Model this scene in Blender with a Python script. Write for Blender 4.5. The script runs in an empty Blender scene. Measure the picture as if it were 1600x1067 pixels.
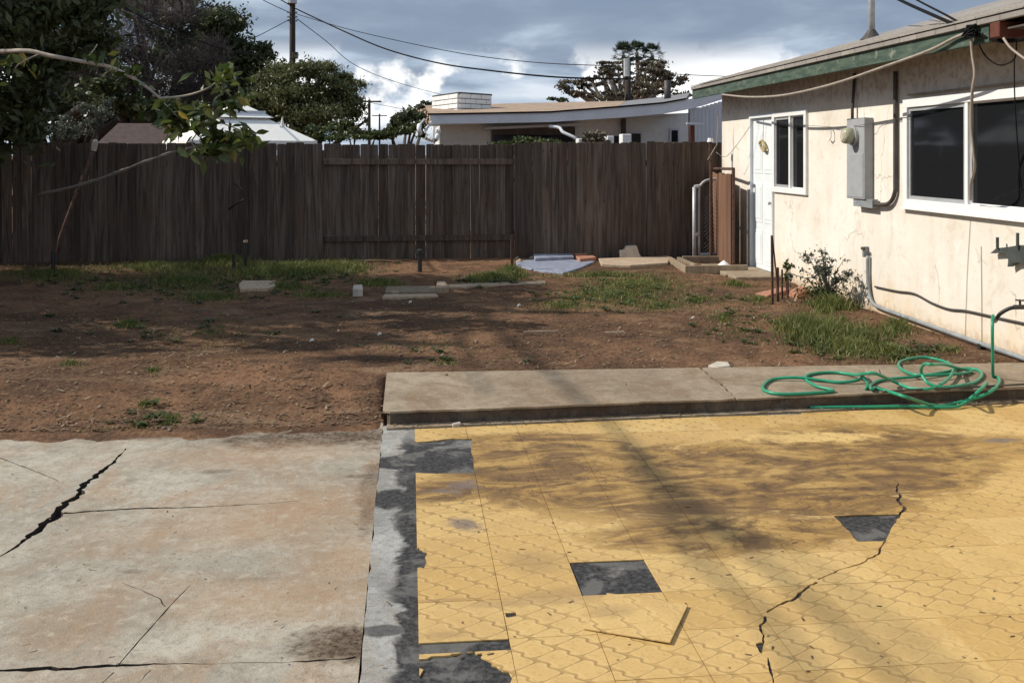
import bpy, bmesh, math, random
import numpy as np
from mathutils import Vector, Matrix, noise as mnoise
from mathutils.geometry import delaunay_2d_cdt

random.seed(7)
RNG = np.random.default_rng(11)
R = math.radians
S = bpy.context.scene
C = S.collection

# ------------------------------------------------------------ camera, sky, sun
F, HOR, PX0, H = 1575.0, 240.0, 800.0, 1.65
TH = math.atan(160.0 / F)
FW = Vector((math.sin(TH), math.cos(TH), 0)); RT = Vector((math.cos(TH), -math.sin(TH), 0))
cam_d = bpy.data.cameras.new('camera'); cam = bpy.data.objects.new('camera', cam_d); C.objects.link(cam)
cam.location = (0, 0, H); cam.rotation_euler = (R(90), 0, -TH)
cam_d.sensor_width = 36; cam_d.lens = 36 * F / 1600
cam_d.shift_y = -(533.5 - HOR) / 1600
cam_d.clip_start = 0.05; cam_d.clip_end = 3000
S.camera = cam

SUNRAY = Vector((1.0, -0.2, -0.83)).normalized()
sd = bpy.data.lights.new('sun', 'SUN'); sun = bpy.data.objects.new('sun', sd); C.objects.link(sun)
sd.energy = 4.25; sd.angle = R(0.55); sd.color = (1.0, 0.93, 0.82)
sun.rotation_euler = SUNRAY.to_track_quat('-Z', 'Y').to_euler()
sun.location = (-20, 4, 20)
S.view_settings.view_transform = 'Standard'; S.view_settings.look = 'None'
S.view_settings.exposure = 0.22; S.view_settings.gamma = 1; S.view_settings.use_curve_mapping = False
S.cycles.max_bounces = 6; S.cycles.diffuse_bounces = 3; S.cycles.glossy_bounces = 3
S.cycles.transmission_bounces = 3; S.cycles.transparent_max_bounces = 6
try: S.cycles.use_denoising = True
except Exception: pass


class NT:
    """tiny node-writing helper"""
    def __init__(s, tree): s.t = tree; s.n = tree.nodes; s.l = tree.links
    def new(s, typ, **k):
        n = s.n.new(typ)
        for a, b in k.items(): setattr(n, a, b)
        return n
    def put(s, sock, v):
        if isinstance(v, bpy.types.NodeSocket): s.l.new(v, sock)
        elif isinstance(v, (tuple, list)) and sock.type == 'RGBA' and len(v) == 3: sock.default_value = (*v, 1)
        else: sock.default_value = v
    def math(s, op, a, b=0.0, c=None, clamp=False):
        n = s.new('ShaderNodeMath', operation=op, use_clamp=clamp)
        s.put(n.inputs[0], a); s.put(n.inputs[1], b)
        if c is not None: s.put(n.inputs[2], c)
        return n.outputs[0]
    def vmath(s, op, a, b=(0, 0, 0)):
        n = s.new('ShaderNodeVectorMath', operation=op); s.put(n.inputs[0], a)
        if op == 'SCALE': s.put(n.inputs['Scale'], b)
        else: s.put(n.inputs[1], b)
        return n.outputs['Value'] if op in ('LENGTH', 'DOT_PRODUCT') else n.outputs[0]
    def noise(s, co, scale, detail=4, rough=.55, dist=0.0, col=False):
        n = s.new('ShaderNodeTexNoise'); s.put(n.inputs['Vector'], co)
        n.inputs['Scale'].default_value = scale; n.inputs['Detail'].default_value = detail
        n.inputs['Roughness'].default_value = rough; n.inputs['Distortion'].default_value = dist
        return n.outputs['Color' if col else 'Fac']
    def vor(s, co, scale, feat='F1', out='Distance'):
        n = s.new('ShaderNodeTexVoronoi', feature=feat); s.put(n.inputs['Vector'], co); n.inputs['Scale'].default_value = scale
        return n.outputs[out]
    def ss(s, x, a, b, o0=0.0, o1=1.0):
        n = s.new('ShaderNodeMapRange', interpolation_type='SMOOTHSTEP'); s.put(n.inputs[0], x)
        n.inputs[1].default_value = a; n.inputs[2].default_value = b; n.inputs[3].default_value = o0; n.inputs[4].default_value = o1
        return n.outputs[0]
    def mix(s, f, a, b, mode='MIX'):
        n = s.new('ShaderNodeMix', data_type='RGBA', blend_type=mode)
        s.put(n.inputs[0], f); s.put(n.inputs[6], a); s.put(n.inputs[7], b)
        return n.outputs[2]
    def scale(s, co, v):
        return s.vmath('MULTIPLY', co, v)
    def xyz(s, v):
        n = s.new('ShaderNodeSeparateXYZ'); s.put(n.inputs[0], v); return n.outputs
    def comb(s, x, y, z=0.0):
        n = s.new('ShaderNodeCombineXYZ'); s.put(n.inputs[0], x); s.put(n.inputs[1], y); s.put(n.inputs[2], z); return n.outputs[0]
    def pos(s): return s.new('ShaderNodeNewGeometry').outputs['Position']
    def island(s): return s.new('ShaderNodeNewGeometry').outputs['Random Per Island']
    def obj(s): return s.new('ShaderNodeTexCoord').outputs['Object']
    def rnd(s): return s.new('ShaderNodeObjectInfo').outputs['Random']
    def bump(s, h, strength=.3, dist=.01):
        n = s.new('ShaderNodeBump'); s.put(n.inputs['Height'], h)
        n.inputs['Strength'].default_value = strength; n.inputs['Distance'].default_value = dist
        return n.outputs[0]
    def blob(s, co, cx, cy, rx, ry, wob, amp=.7, lo=.55, hi=1.15):
        """soft-edged patch in the ground plane, 1 inside, its outline broken by a noise"""
        v = s.vmath('MULTIPLY', s.vmath('SUBTRACT', co, (cx, cy, 0)), (1 / rx, 1 / ry, 0))
        d = s.math('ADD', s.vmath('LENGTH', v), s.math('MULTIPLY', s.math('SUBTRACT', wob, .5), amp * 2))
        return s.ss(d, hi, lo, 0, 1)


W = bpy.data.worlds.new('World'); S.world = W; W.use_nodes = True
def build_world():
    t = NT(W.node_tree); t.n.clear()
    out = t.new('ShaderNodeOutputWorld'); bg = t.new('ShaderNodeBackground'); bg.inputs[1].default_value = 0.122
    sky = t.new('ShaderNodeTexSky', sky_type='NISHITA'); sky.sun_disc = False
    sky.sun_elevation = math.asin(-SUNRAY.z); sky.sun_rotation = math.atan2(-SUNRAY.x, -SUNRAY.y) % (2 * math.pi)
    d = t.new('ShaderNodeTexCoord').outputs['Generated']
    x, y, z = t.xyz(d)[:3]
    zz = t.math('ADD', t.math('MAXIMUM', z, 0.0), .16)
    pl = t.comb(t.math('DIVIDE', x, zz), t.math('DIVIDE', y, zz), 0.0)
    big = t.noise(t.scale(pl, (1, 1.0, 1)), .62, 5, .5, .35)
    mid = t.noise(t.vmath('ADD', pl, (3.1, 7.7, 1.3)), 1.5, 9, .55, .3)
    m = t.math('ADD', t.math('MULTIPLY', big, .6), t.math('MULTIPLY', mid, .45))
    cr = t.new('ShaderNodeValToRGB'); t.put(cr.inputs[0], m)
    e = cr.color_ramp.elements
    e[0].position = .40; e[0].color = (1.3, 1.75, 2.55, 1)
    e[1].position = .66; e[1].color = (5.4, 5.9, 6.5, 1)
    for p, c in ((.46, (1.75, 2.2, 3.0)), (.515, (2.3, 2.85, 3.65)), (.56, (3.4, 4.1, 5.0)), (.60, (4.2, 4.8, 5.6))):
        q = e.new(p); q.color = (*c, 1)
    # sunlit cumulus heads low over the roofs
    cu_n = t.noise(t.scale(d, (1, 1, 1.25)), 13.0, 9, .56, .1)
    cu_b = t.noise(t.scale(t.vmath('ADD', d, (.13, .0, .0)), (1, 1, 1.0)), 6.0, 2, .5)
    band = t.math('MULTIPLY', t.ss(z, .005, .04), t.ss(z, .115, .07))
    cu = t.math('MULTIPLY', t.ss(t.math('ADD', t.math('MULTIPLY', cu_n, .6), t.math('MULTIPLY', cu_b, .55)), .545, .61), band)
    clouds = t.mix(cu, cr.outputs[0], (9.0, 9.0, 8.9))
    # blue showing between the cloud sheets
    gap = t.ss(m, .50, .40, 0, .22)
    col = t.mix(gap, clouds, sky.outputs[0])
    t.l.new(col, bg.inputs[0]); t.l.new(bg.outputs[0], out.inputs[0])
build_world()

# ------------------------------------------------------------ pixel helpers (photo pixels, 1600 wide, turned into places)
def ray(px, py): return FW + RT * ((px - PX0) / F) + Vector((0, 0, (HOR - py) / F))
def G(px, py, z=0.0):
    return ray(px, py) * ((H - z) * F / (py - HOR)) + Vector((0, 0, H))
def P(px, py, t): return ray(px, py) * t + Vector((0, 0, H))
def WX(px, py, X):
    r = ray(px, py); return r * (X / r.x) + Vector((0, 0, H))

# ------------------------------------------------------------ object helpers
ORG = {}
def put(o, parent=None, label=None, cat=None, group=None, kind=None):
    C.objects.link(o)
    if parent is not None: o.parent = parent
    if label: o['label'] = label
    if cat: o['category'] = cat
    if group: o['group'] = group
    if kind: o['kind'] = kind
    return o
def thing(name, label, cat, loc=(0, 0, 0), group=None):
    o = bpy.data.objects.new(name, None); o.empty_display_size = .1
    o.location = loc; put(o, None, label, cat, group); ORG[o.name] = Vector(loc); return o

class MB:
    def __init__(s): s.v = []; s.f = []
    def add(s, vs, fs):
        b = len(s.v); s.v += [tuple(v) for v in vs]; s.f += [tuple(i + b for i in f) for f in fs]; return s
    def box(s, a, b):
        x0, x1 = sorted((a[0], b[0])); y0, y1 = sorted((a[1], b[1])); z0, z1 = sorted((a[2], b[2]))
        return s.add([(x0,y0,z0),(x1,y0,z0),(x1,y1,z0),(x0,y1,z0),(x0,y0,z1),(x1,y0,z1),(x1,y1,z1),(x0,y1,z1)],
                     [(3,2,1,0),(4,5,6,7),(0,1,5,4),(1,2,6,5),(2,3,7,6),(3,0,4,7)])
    def bar(s, a, b, w, h, up=(0, 0, 1)):
        """square bar from a to b, w wide across, h along up"""
        a = Vector(a); b = Vector(b); d = (b - a).normalized(); up = Vector(up)
        sd_ = d.cross(up)
        if sd_.length < 1e-4: sd_ = d.cross(Vector((1, 0, 0)))
        sd_.normalize(); u = sd_.cross(d).normalized()
        vs = [p + sd_ * (w / 2 * i) + u * (h / 2 * j) for p in (a, b) for i, j in ((-1,-1),(1,-1),(1,1),(-1,1))]
        return s.add(vs, [(0,1,2,3),(7,6,5,4),(4,5,1,0),(5,6,2,1),(6,7,3,2),(7,4,0,3)])
    def tube(s, pts, r, n=6, cap=True):
        pts = [Vector(p) for p in pts]; k = len(pts)
        rs = r if isinstance(r, (list, tuple)) else [r] * k
        d0 = (pts[1] - pts[0]).normalized(); u = d0.orthogonal().normalized(); base = len(s.v)
        for i, p in enumerate(pts):
            d = ((pts[min(i+1, k-1)] - pts[max(i-1, 0)])).normalized()
            u = (u - d * u.dot(d)); u = u.normalized() if u.length > 1e-6 else d.orthogonal().normalized()
            w = d.cross(u)
            for j in range(n):
                a = 2 * math.pi * j / n
                s.v.append(tuple(p + u * (rs[i] * math.cos(a)) + w * (rs[i] * math.sin(a))))
        for i in range(k - 1):
            for j in range(n):
                a, b = base + i*n + j, base + i*n + (j+1) % n
                s.f.append((a, b, b + n, a + n))
        if cap: s.f.append(tuple(base + j for j in reversed(range(n)))); s.f.append(tuple(base + (k-1)*n + j for j in range(n)))
        return s
    def prism(s, poly, mp, w0, w1):
        """outline poly (u,v) extruded from w0 to w1, mapped to space by mp(u,v,w)"""
        n = len(poly); vs = [mp(u, v, w0) for u, v in poly] + [mp(u, v, w1) for u, v in poly]
        fs = [tuple(range(n))[::-1], tuple(range(n, 2*n))] + [(i, (i+1) % n, n + (i+1) % n, n + i) for i in range(n)]
        return s.add(vs, fs)
    def slab(s, outer, holes, mp, w0, w1):
        """sheet with holes, given thickness"""
        vs, es = [], []
        for poly in [outer] + holes:
            b = len(vs); n = len(poly); vs += [Vector((float(p[0]), float(p[1]))) for p in poly]
            es += [(b + i, b + (i+1) % n) for i in range(n)]
        ov, _, of = delaunay_2d_cdt(vs, es, [], 0, 1e-5)[:3]
        keep = []
        for f in of:
            cx = sum(ov[i][0] for i in f) / 3; cy = sum(ov[i][1] for i in f) / 3
            if pip(cx, cy, outer) and not any(pip(cx, cy, h) for h in holes): keep.append(tuple(f))
        cnt = {}
        for f in keep:
            for i in range(3):
                cnt[(f[i], f[(i+1) % 3])] = 1
        n = len(ov)
        A = [mp(p[0], p[1], w1) for p in ov]; B = [mp(p[0], p[1], w0) for p in ov]
        fs = list(keep) + [tuple(n + i for i in f[::-1]) for f in keep]
        for (a, b) in cnt:
            if (b, a) not in cnt: fs.append((a, n + a, n + b, b))
        s.nside = len(fs) - 2 * len(keep); return s.add(A + B, fs)
    def mesh(s, name, org=Vector((0, 0, 0)), bev=0, smooth=False):
        me = bpy.data.meshes.new(name)
        o = Vector(org)
        me.from_pydata([(v[0]-o.x, v[1]-o.y, v[2]-o.z) for v in s.v], [], s.f)
        bm = bmesh.new(); bm.from_mesh(me)
        if bev:
            bmesh.ops.bevel(bm, geom=list(bm.edges), offset=bev, segments=1, affect='EDGES', clamp_overlap=True)
        bmesh.ops.recalc_face_normals(bm, faces=bm.faces)
        bm.to_mesh(me); bm.free()
        if smooth:
            me.polygons.foreach_set('use_smooth', [True] * len(me.polygons))
        me.update(); return me
    def build(s, name, mat, parent=None, label=None, cat=None, group=None, kind=None, bev=0, smooth=False, loc=None):
        org = Vector(loc) if loc is not None else (ORG.get(parent.name, Vector()) if parent is not None else Vector())
        me = s.mesh(name, org, bev, smooth); me.materials.append(mat)
        o = bpy.data.objects.new(name, me)
        if loc is not None: o.location = loc
        put(o, parent, label, cat, group, kind)
        ORG[o.name] = org
        return o
def pip(x, y, poly):
    c = False; n = len(poly); j = n - 1
    for i in range(n):
        xi, yi = poly[i][0], poly[i][1]; xj, yj = poly[j][0], poly[j][1]
        if (yi > y) != (yj > y) and x < (xj - xi) * (y - yi) / (yj - yi) + xi: c = not c
        j = i
    return c
FLAT = lambda u, v, w: (u, v, w)
def quick_mesh(name, verts, faces_n, mat, parent=None, **k):
    """many same-size faces from numpy: verts (N,3); faces_n (M,k)"""
    verts = np.asarray(verts, np.float32)
    if parent is not None: verts = verts - np.array(ORG[parent.name], np.float32)
    fs = np.asarray(faces_n, np.int32); m, kk = fs.shape
    me = bpy.data.meshes.new(name); me.vertices.add(len(verts)); me.vertices.foreach_set('co', verts.ravel())
    me.loops.add(m * kk); me.loops.foreach_set('vertex_index', fs.ravel())
    me.polygons.add(m); me.polygons.foreach_set('loop_start', np.arange(0, m * kk, kk, dtype=np.int32))
    me.update(calc_edges=True); me.materials.append(mat)
    o = bpy.data.objects.new(name, me); put(o, parent, **k)
    return o
def smooth_path(pts, n=6):
    pts = [Vector(p) for p in pts]; out = []
    for i in range(len(pts) - 1):
        p0, p1, p2, p3 = pts[max(i-1, 0)], pts[i], pts[i+1], pts[min(i+2, len(pts)-1)]
        for j in range(n):
            t = j / n
            out.append(.5 * ((2*p1) + (p2-p0)*t + (2*p0-5*p1+4*p2-p3)*t*t + (3*p1-p0-3*p2+p3)*t**3))
    out.append(pts[-1]); return out

# ------------------------------------------------------------ materials
def material(name, fn):
    m = bpy.data.materials.new(name); m.use_nodes = True; t = NT(m.node_tree); t.n.clear()
    out = t.new('ShaderNodeOutputMaterial'); b = t.new('ShaderNodeBsdfPrincipled')
    t.l.new(b.outputs[0], out.inputs[0]); r = fn(t, b)
    for k, v in (r or {}).items(): t.put(b.inputs[k], v)
    return m
def plain(name, col, rough=.6, metal=0.0, var=.25, scale=9, bump=.15, spec=.4):
    def fn(t, b):
        co = t.obj(); n = t.noise(co, scale, 5, .6); n2 = t.noise(co, scale * 9, 3)
        f = t.math('ADD', t.math('MULTIPLY', n, .7), t.math('MULTIPLY', n2, .3))
        lo = tuple(c * (1 - var) for c in col); hi = tuple(min(1, c * (1 + var)) for c in col)
        return {'Base Color': t.mix(t.ss(f, .3, .7), lo, hi), 'Roughness': rough, 'Metallic': metal,
                'Specular IOR Level': spec, 'Normal': t.bump(n2, bump, .004)}
    return material(name, fn)

def m_stucco(t, b):
    co = t.pos(); x, y, z = t.xyz(co)[:3]
    big = t.noise(co, .9, 5, .6); streak = t.noise(t.scale(co, (3, 3, .35)), 1.6, 5, .6)
    fine = t.noise(co, 90, 3, .6); mid = t.noise(co, 14, 5, .65)
    base = t.mix(t.ss(big, .35, .68), (.70, .645, .56), (.78, .74, .665))
    base = t.mix(t.ss(streak, .50, .70, 0, .3), base, (.60, .49, .40))
    base = t.mix(t.ss(mid, .56, .74, 0, .45), base, (.54, .46, .37))
    wv = t.vmath('ADD', co, t.vmath('SCALE', t.noise(co, 2.2, 4, .6, 0, True), .55))
    cr = t.math('MULTIPLY', t.ss(t.vor(wv, .85, 'DISTANCE_TO_EDGE'), .010, .002), t.ss(t.noise(co, 1.3, 2), .48, .58))
    base = t.mix(t.math('MULTIPLY', cr, .55), base, (.33, .25, .19))
    bl2 = t.noise(t.vmath('ADD', co, (7, 1, 4)), 3.4, 6, .7, .8)
    base = t.mix(t.ss(bl2, .52, .70, 0, .5), base, (.56, .46, .355))
    base = t.mix(t.ss(bl2, .46, .30, 0, .5), base, (.80, .77, .70))
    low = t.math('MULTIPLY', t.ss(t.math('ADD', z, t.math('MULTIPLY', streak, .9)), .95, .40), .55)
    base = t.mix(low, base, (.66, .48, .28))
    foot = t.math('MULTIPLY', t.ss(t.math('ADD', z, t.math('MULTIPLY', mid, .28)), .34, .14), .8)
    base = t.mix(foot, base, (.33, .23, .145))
    top_tone = t.math('MULTIPLY', t.ss(z, 2.12, 2.35), t.ss(mid, .45, .62, .15, .6))  # wall turns a darker grey-brown towards its top
    base = t.mix(top_tone, base, (.36, .27, .22))
    h = t.math('ADD', t.math('MULTIPLY', fine, .6), t.math('MULTIPLY', mid, .8))
    return {'Base Color': base, 'Roughness': .92, 'Specular IOR Level': .2, 'Normal': t.bump(h, .45, .010)}
M = {}
M['stucco'] = material('stucco', m_stucco)

def m_wood(dark, light, warm, bumpy=.5):
    def fn(t, b):
        co = t.vmath('ADD', t.obj(), t.vmath('SCALE', t.comb(7.1, 3.3, 5.7), t.math('MULTIPLY', t.rnd(), 9.0)))
        g = t.noise(t.scale(co, (26, 26, 1.4)), 1.0, 6, .62, .6); g2 = t.noise(t.scale(co, (90, 90, 3.0)), 1.0, 3, .6)
        w = t.noise(co, 2.2, 4, .6); r = t.rnd()
        k = t.vor(t.scale(co, (9, 9, 2.6)), 1.0)
        c = t.mix(t.ss(g, .3, .72), dark, light)
        c = t.mix(t.ss(w, .45, .7, 0, .6), c, warm)
        c = t.mix(t.math('MULTIPLY', t.math('FRACT', t.math('MULTIPLY', r, 7.3)), .62), c, tuple(v * .5 for v in dark))
        c = t.mix(t.ss(t.noise(t.scale(co, (5, 5, .5)), 1.0, 4, .6), .54, .72, 0, .6), c, light)
        c = t.mix(t.ss(k, .10, .03, 0, .85), c, tuple(v * .3 for v in dark))
        h = t.math('ADD', t.math('MULTIPLY', g, .8), t.math('MULTIPLY', g2, .5))
        return {'Base Color': c, 'Roughness': .9, 'Specular IOR Level': .15, 'Normal': t.bump(h, bumpy, .006)}
    return fn
M['fence'] = material('weathered_fence_wood', m_wood((.064, .048, .040), (.20, .16, .130), (.145, .09, .064)))
M['oldwood'] = material('grey_timber', m_wood((.24, .185, .13), (.42, .35, .26), (.34, .25, .17)))
M['redwood'] = material('brown_gate_wood', m_wood((.16, .085, .055), (.30, .18, .12), (.22, .11, .07)))
M['palewood'] = material('pale_board', m_wood((.40, .30, .21), (.56, .45, .34), (.46, .33, .22)))

PATCHES = []   # filled with dark stains of the tiled patio
def m_tile(t, b):
    co = t.pos(); x, y, z = t.xyz(co)[:3]
    oc = t.obj(); ox, oy, oz = t.xyz(oc)[:3]
    # embossed ogee lattice, two repeats on each tile
    P2 = 2 * math.pi
    wx = t.math('ADD', ox, t.math('MULTIPLY', t.math('SINE', t.math('MULTIPLY', oy, P2 / .0762)), .0145))
    wy = t.math('ADD', oy, t.math('MULTIPLY', t.math('SINE', t.math('MULTIPLY', ox, P2 / .0762)), .007))
    f = t.math('ADD', t.math('COSINE', t.math('MULTIPLY', wx, P2 / .1524)), t.math('COSINE', t.math('MULTIPLY', wy, P2 / .1524)))
    fade = t.ss(t.noise(co, 1.7, 3, .6), .33, .62)
    line = t.math('MULTIPLY', t.ss(t.math('ABSOLUTE', f), .0, .20, 1, 0), t.math('ADD', t.math('MULTIPLY', fade, .75), .2))
    rim = t.ss(t.math('ABSOLUTE', t.math('SUBTRACT', t.math('ABSOLUTE', f), .34)), .0, .16, 1, 0)
    n1 = t.noise(co, 2.3, 6, .62, .4); n2 = t.noise(t.vmath('ADD', co, (5, 3, 0)), 9, 6, .65); n3 = t.noise(co, 70, 4, .65)
    smear = t.noise(t.scale(co, (1.0, 2.3, 1)), 2.0, 8, .66, 1.3)
    swirl = t.noise(t.scale(t.vmath('ADD', co, (1.7, 4.4, 0)), (1.0, 1.7, 1)), 1.2, 5, .55, 2.4)
    r = t.rnd()
    col = t.mix(r, (.505, .322, .108), (.60, .412, .162))
    col = t.mix(t.ss(n1, .42, .66, 0, .45), col, (.42, .26, .095))
    col = t.mix(t.ss(n3, .50, .68, 0, .5), col, (.36, .225, .08))
    # trodden-in soil, thick in front of the step
    wob = t.math('ADD', t.math('MULTIPLY', smear, .75), t.math('MULTIPLY', n2, .25))
    m = None
    for (px, py, rx, ry, a) in ((900, 740, .75, .62, .95), (1060, 755, .75, .66, 1.0), (1220, 750, .75, .66, 1.0), (1350, 705, .80, .52, 1.0), (1400, 745, .5, .3, .9), (1140, 835, .62, .22, 1.0), (690, 770, .24, .2, .7), (845, 700, .60, .34, .8), (1440, 725, .45, .34, .75), (1560, 700, .4, .3, .4)):
        g = G(px, py)
        bl = t.math('MULTIPLY', t.blob(co, g.x, g.y, rx, ry, wob, 1.15, .45, 1.3), a)
        m = bl if m is None else t.math('MAXIMUM', m, bl)
    m = t.ss(m, .12, .62)
    grit = t.ss(t.math('ADD', t.math('MULTIPLY', n2, .5), t.math('MULTIPLY', smear, .5)), .44, .66, .0, .85)
    film = t.math('MULTIPLY', t.math('POWER', m, .7), t.ss(t.math('ADD', t.math('MULTIPLY', smear, .7), t.math('MULTIPLY', n1, .3)), .34, .56, .5, 1))
    lines = t.math('MULTIPLY', t.ss(t.math('ABSOLUTE', t.math('SUBTRACT', t.math('FRACT', t.math('MULTIPLY', swirl, 5.0)), .5)), .16, .02), t.ss(n1, .38, .58))
    lines = t.math('MULTIPLY', lines, t.ss(m, .15, .7))
    m = t.math('MULTIPLY', m, grit)
    b3 = t.blob(co, G(1270, 685).x, G(1270, 685).y, .55, .13, n2, .9, .5, 1.1)
    m = t.math('MULTIPLY', m, t.math('SUBTRACT', 1.0, t.math('MULTIPLY', b3, .85))); film = t.math('MULTIPLY', film, t.math('SUBTRACT', 1.0, t.math('MULTIPLY', b3, .85)))
    col = t.mix(t.math('MULTIPLY', b3, .6), col, (.74, .52, .20))
    soil = t.mix(t.ss(n2, .4, .66), (.20, .115, .045), (.075, .045, .026))
    col = t.mix(t.math('MULTIPLY', line, .55), col, (.27, .16, .055))
    col = t.mix(t.math('MULTIPLY', rim, .32), col, (.72, .52, .25))
    col = t.mix(t.math('MULTIPLY', film, .97), col, t.mix(t.ss(smear, .40, .60), (.33, .19, .048), (.15, .084, .032)))
    col = t.mix(t.math('MULTIPLY', lines, .38), col, (.11, .062, .03))
    col = t.mix(m, col, soil)
    # worn grey adhesive smudges on the second tile of the first column
    k = None
    for (px, py, rx, ry) in ((722, 762, .10, .10), (727, 822, .085, .10), (705, 768, .12, .05), (1560, 690, .12, .05)):
        g = G(px, py); bl = t.blob(co, g.x, g.y, rx, ry, n2, 1.6, .3, 1.2); k = bl if k is None else t.math('MAXIMUM', k, bl)
    col = t.mix(t.math('MULTIPLY', k, .8), col, (.16, .125, .11))
    k = None
    for (px, py, rx, ry) in ((830, 880, .16, .14), (880, 935, .2, .09), (950, 960, .12, .07), (790, 945, .2, .04), (700, 995, .12, .04), (690, 940, .2, .018)):
        g = G(px, py); bl = t.blob(co, g.x, g.y, rx, ry, wob, .9, .3, 1.1); k = bl if k is None else t.math('MAXIMUM', k, bl)
    col = t.mix(t.math('MULTIPLY', k, .5), col, (.30, .19, .085))
    specks = t.ss(t.vor(co, 26), .09, .04, 0, .55)
    col = t.mix(t.math('MULTIPLY', specks, t.ss(n1, .45, .6)), col, (.2, .12, .06))
    h = t.math('SUBTRACT', t.math('MULTIPLY', t.math('ADD', n3, t.math('MULTIPLY', m, 1.5)), .25), t.math('MULTIPLY', line, 1.0))
    return {'Base Color': col, 'Roughness': t.mix(m, (.55,)*3, (.9,)*3), 'Specular IOR Level': .35, 'Normal': t.bump(h, .75, .004)}
M['tile'] = material('yellow_vinyl_tile', m_tile)

def concrete(name, a, b_, tint, tint_amt, stains=(), dark=(.09, .07, .055), adhesive=None, speck=.5, rusty=()):
    def fn(t, b):
        co = t.pos()
        n1 = t.noise(co, 1.1, 6, .62, .3); n2 = t.noise(t.vmath('ADD', co, (9, 2, 0)), 5.5, 6, .66, .4); n3 = t.noise(co, 46, 4, .7); n4 = t.noise(co, 180, 2, .6)
        c = t.mix(t.ss(n1, .35, .66), a, b_)
        c = t.mix(t.ss(n2, .45, .70, 0, .55), c, tuple(v * .66 for v in a))
        n5 = t.noise(t.scale(co, (1.3, .6, 1)), 2.1, 7, .68, .9)
        c = t.mix(t.math('MULTIPLY', t.ss(n5, .46, .66), tint_amt), c, tint)
        c = t.mix(t.ss(n3, .50, .68, 0, speck), c, tuple(v * .5 for v in a))
        n6 = t.noise(t.vmath('ADD', co, (4, 8, 0)), 16, 6, .72, .6)
        n8 = t.noise(t.vmath('ADD', co, (3, 1, 0)), 1.7, 7, .6, .7)
        c = t.mix(t.ss(n8, .48, .66, 0, tint_amt * .75), c, tuple(v * .8 for v in tint))
        c = t.mix(t.ss(n6, .50, .70, 0, .4), c, tuple(v * .6 for v in tint))
        c = t.mix(t.ss(n6, .48, .34, 0, .4), c, tuple(min(1, v * 1.18) for v in b_))
        c = t.mix(t.ss(n4, .60, .74, 0, .35), c, tuple(min(1, v * 1.3) for v in b_))
        c = t.mix(t.ss(t.vor(co, 17), .10, .03, 0, .6), c, tuple(v * .4 for v in a))
        for (cx, cy, rx, ry, amt) in stains:
            c = t.mix(t.math('MULTIPLY', t.blob(co, cx, cy, rx, ry, n2, 1.4, .45, 1.15), t.math('MULTIPLY', t.ss(t.math('ADD', t.math('MULTIPLY', n3, .5), t.math('MULTIPLY', n2, .5)), .34, .58, .55, 1), amt)), c, t.mix(t.ss(n3, .4, .65), dark, tuple(v * .45 for v in dark)))
        for (cx, cy, rx, ry, amt) in rusty:
            c = t.mix(t.math('MULTIPLY', t.blob(co, cx, cy, rx, ry, n5, 1.3, .2, 1.3), t.math('MULTIPLY', t.ss(n6, .3, .6, .45, 1), amt)), c, (.33, .205, .112))
        if adhesive:
            c = adhesive(t, co, c, n2, n3)
        h = t.math('ADD', t.math('MULTIPLY', n3, .6), t.math('ADD', t.math('MULTIPLY', n2, .6), t.math('MULTIPLY', n4, .35)))
        return {'Base Color': c, 'Roughness': .93, 'Specular IOR Level': .2, 'Normal': t.bump(h, .7, .008)}
    return material(name, fn)
def gp(px, py): g = G(px, py); return g.x, g.y
M['concrete'] = concrete('stained_concrete', (.305, .278, .226), (.435, .398, .328), (.345, .248, .165), .8,
    [(*gp(530, 1000), .20, .13, 1.0), (*gp(560, 1005), .12, .12, .95), (*gp(340, 733), .12, .05, .55), (*gp(205, 888), .06, .03, .5), (*gp(500, 680), .80, .24, 1.0), (*gp(300, 672), .7, .16, .95), (*gp(80, 670), .9, .13, .9), (*gp(585, 760), .09, .6, .6), (*gp(575, 800), .05, .25, .5), (*gp(560, 740), .12, .04, .6),(*gp(400, 900), .18, .03, .3)], (.12, .082, .055),
    rusty=[(*gp(470, 790), .55, .40, .6), (*gp(440, 930), .50, .22, .6), (*gp(300, 830), .6, .25, .35), (*gp(400, 705), .7, .25, .5), (*gp(250, 905), .3, .12, .3), (*gp(530, 870), .25, .3, .5)])
M['walk'] = concrete('brown_concrete', (.27, .215, .155), (.35, .285, .205), (.235, .165, .105), .8, [], (.1, .07, .05), speck=.35)
M['walkside'] = concrete('step_face_concrete', (.07, .06, .05), (.14, .118, .095), (.09, .06, .045), .9)
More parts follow.
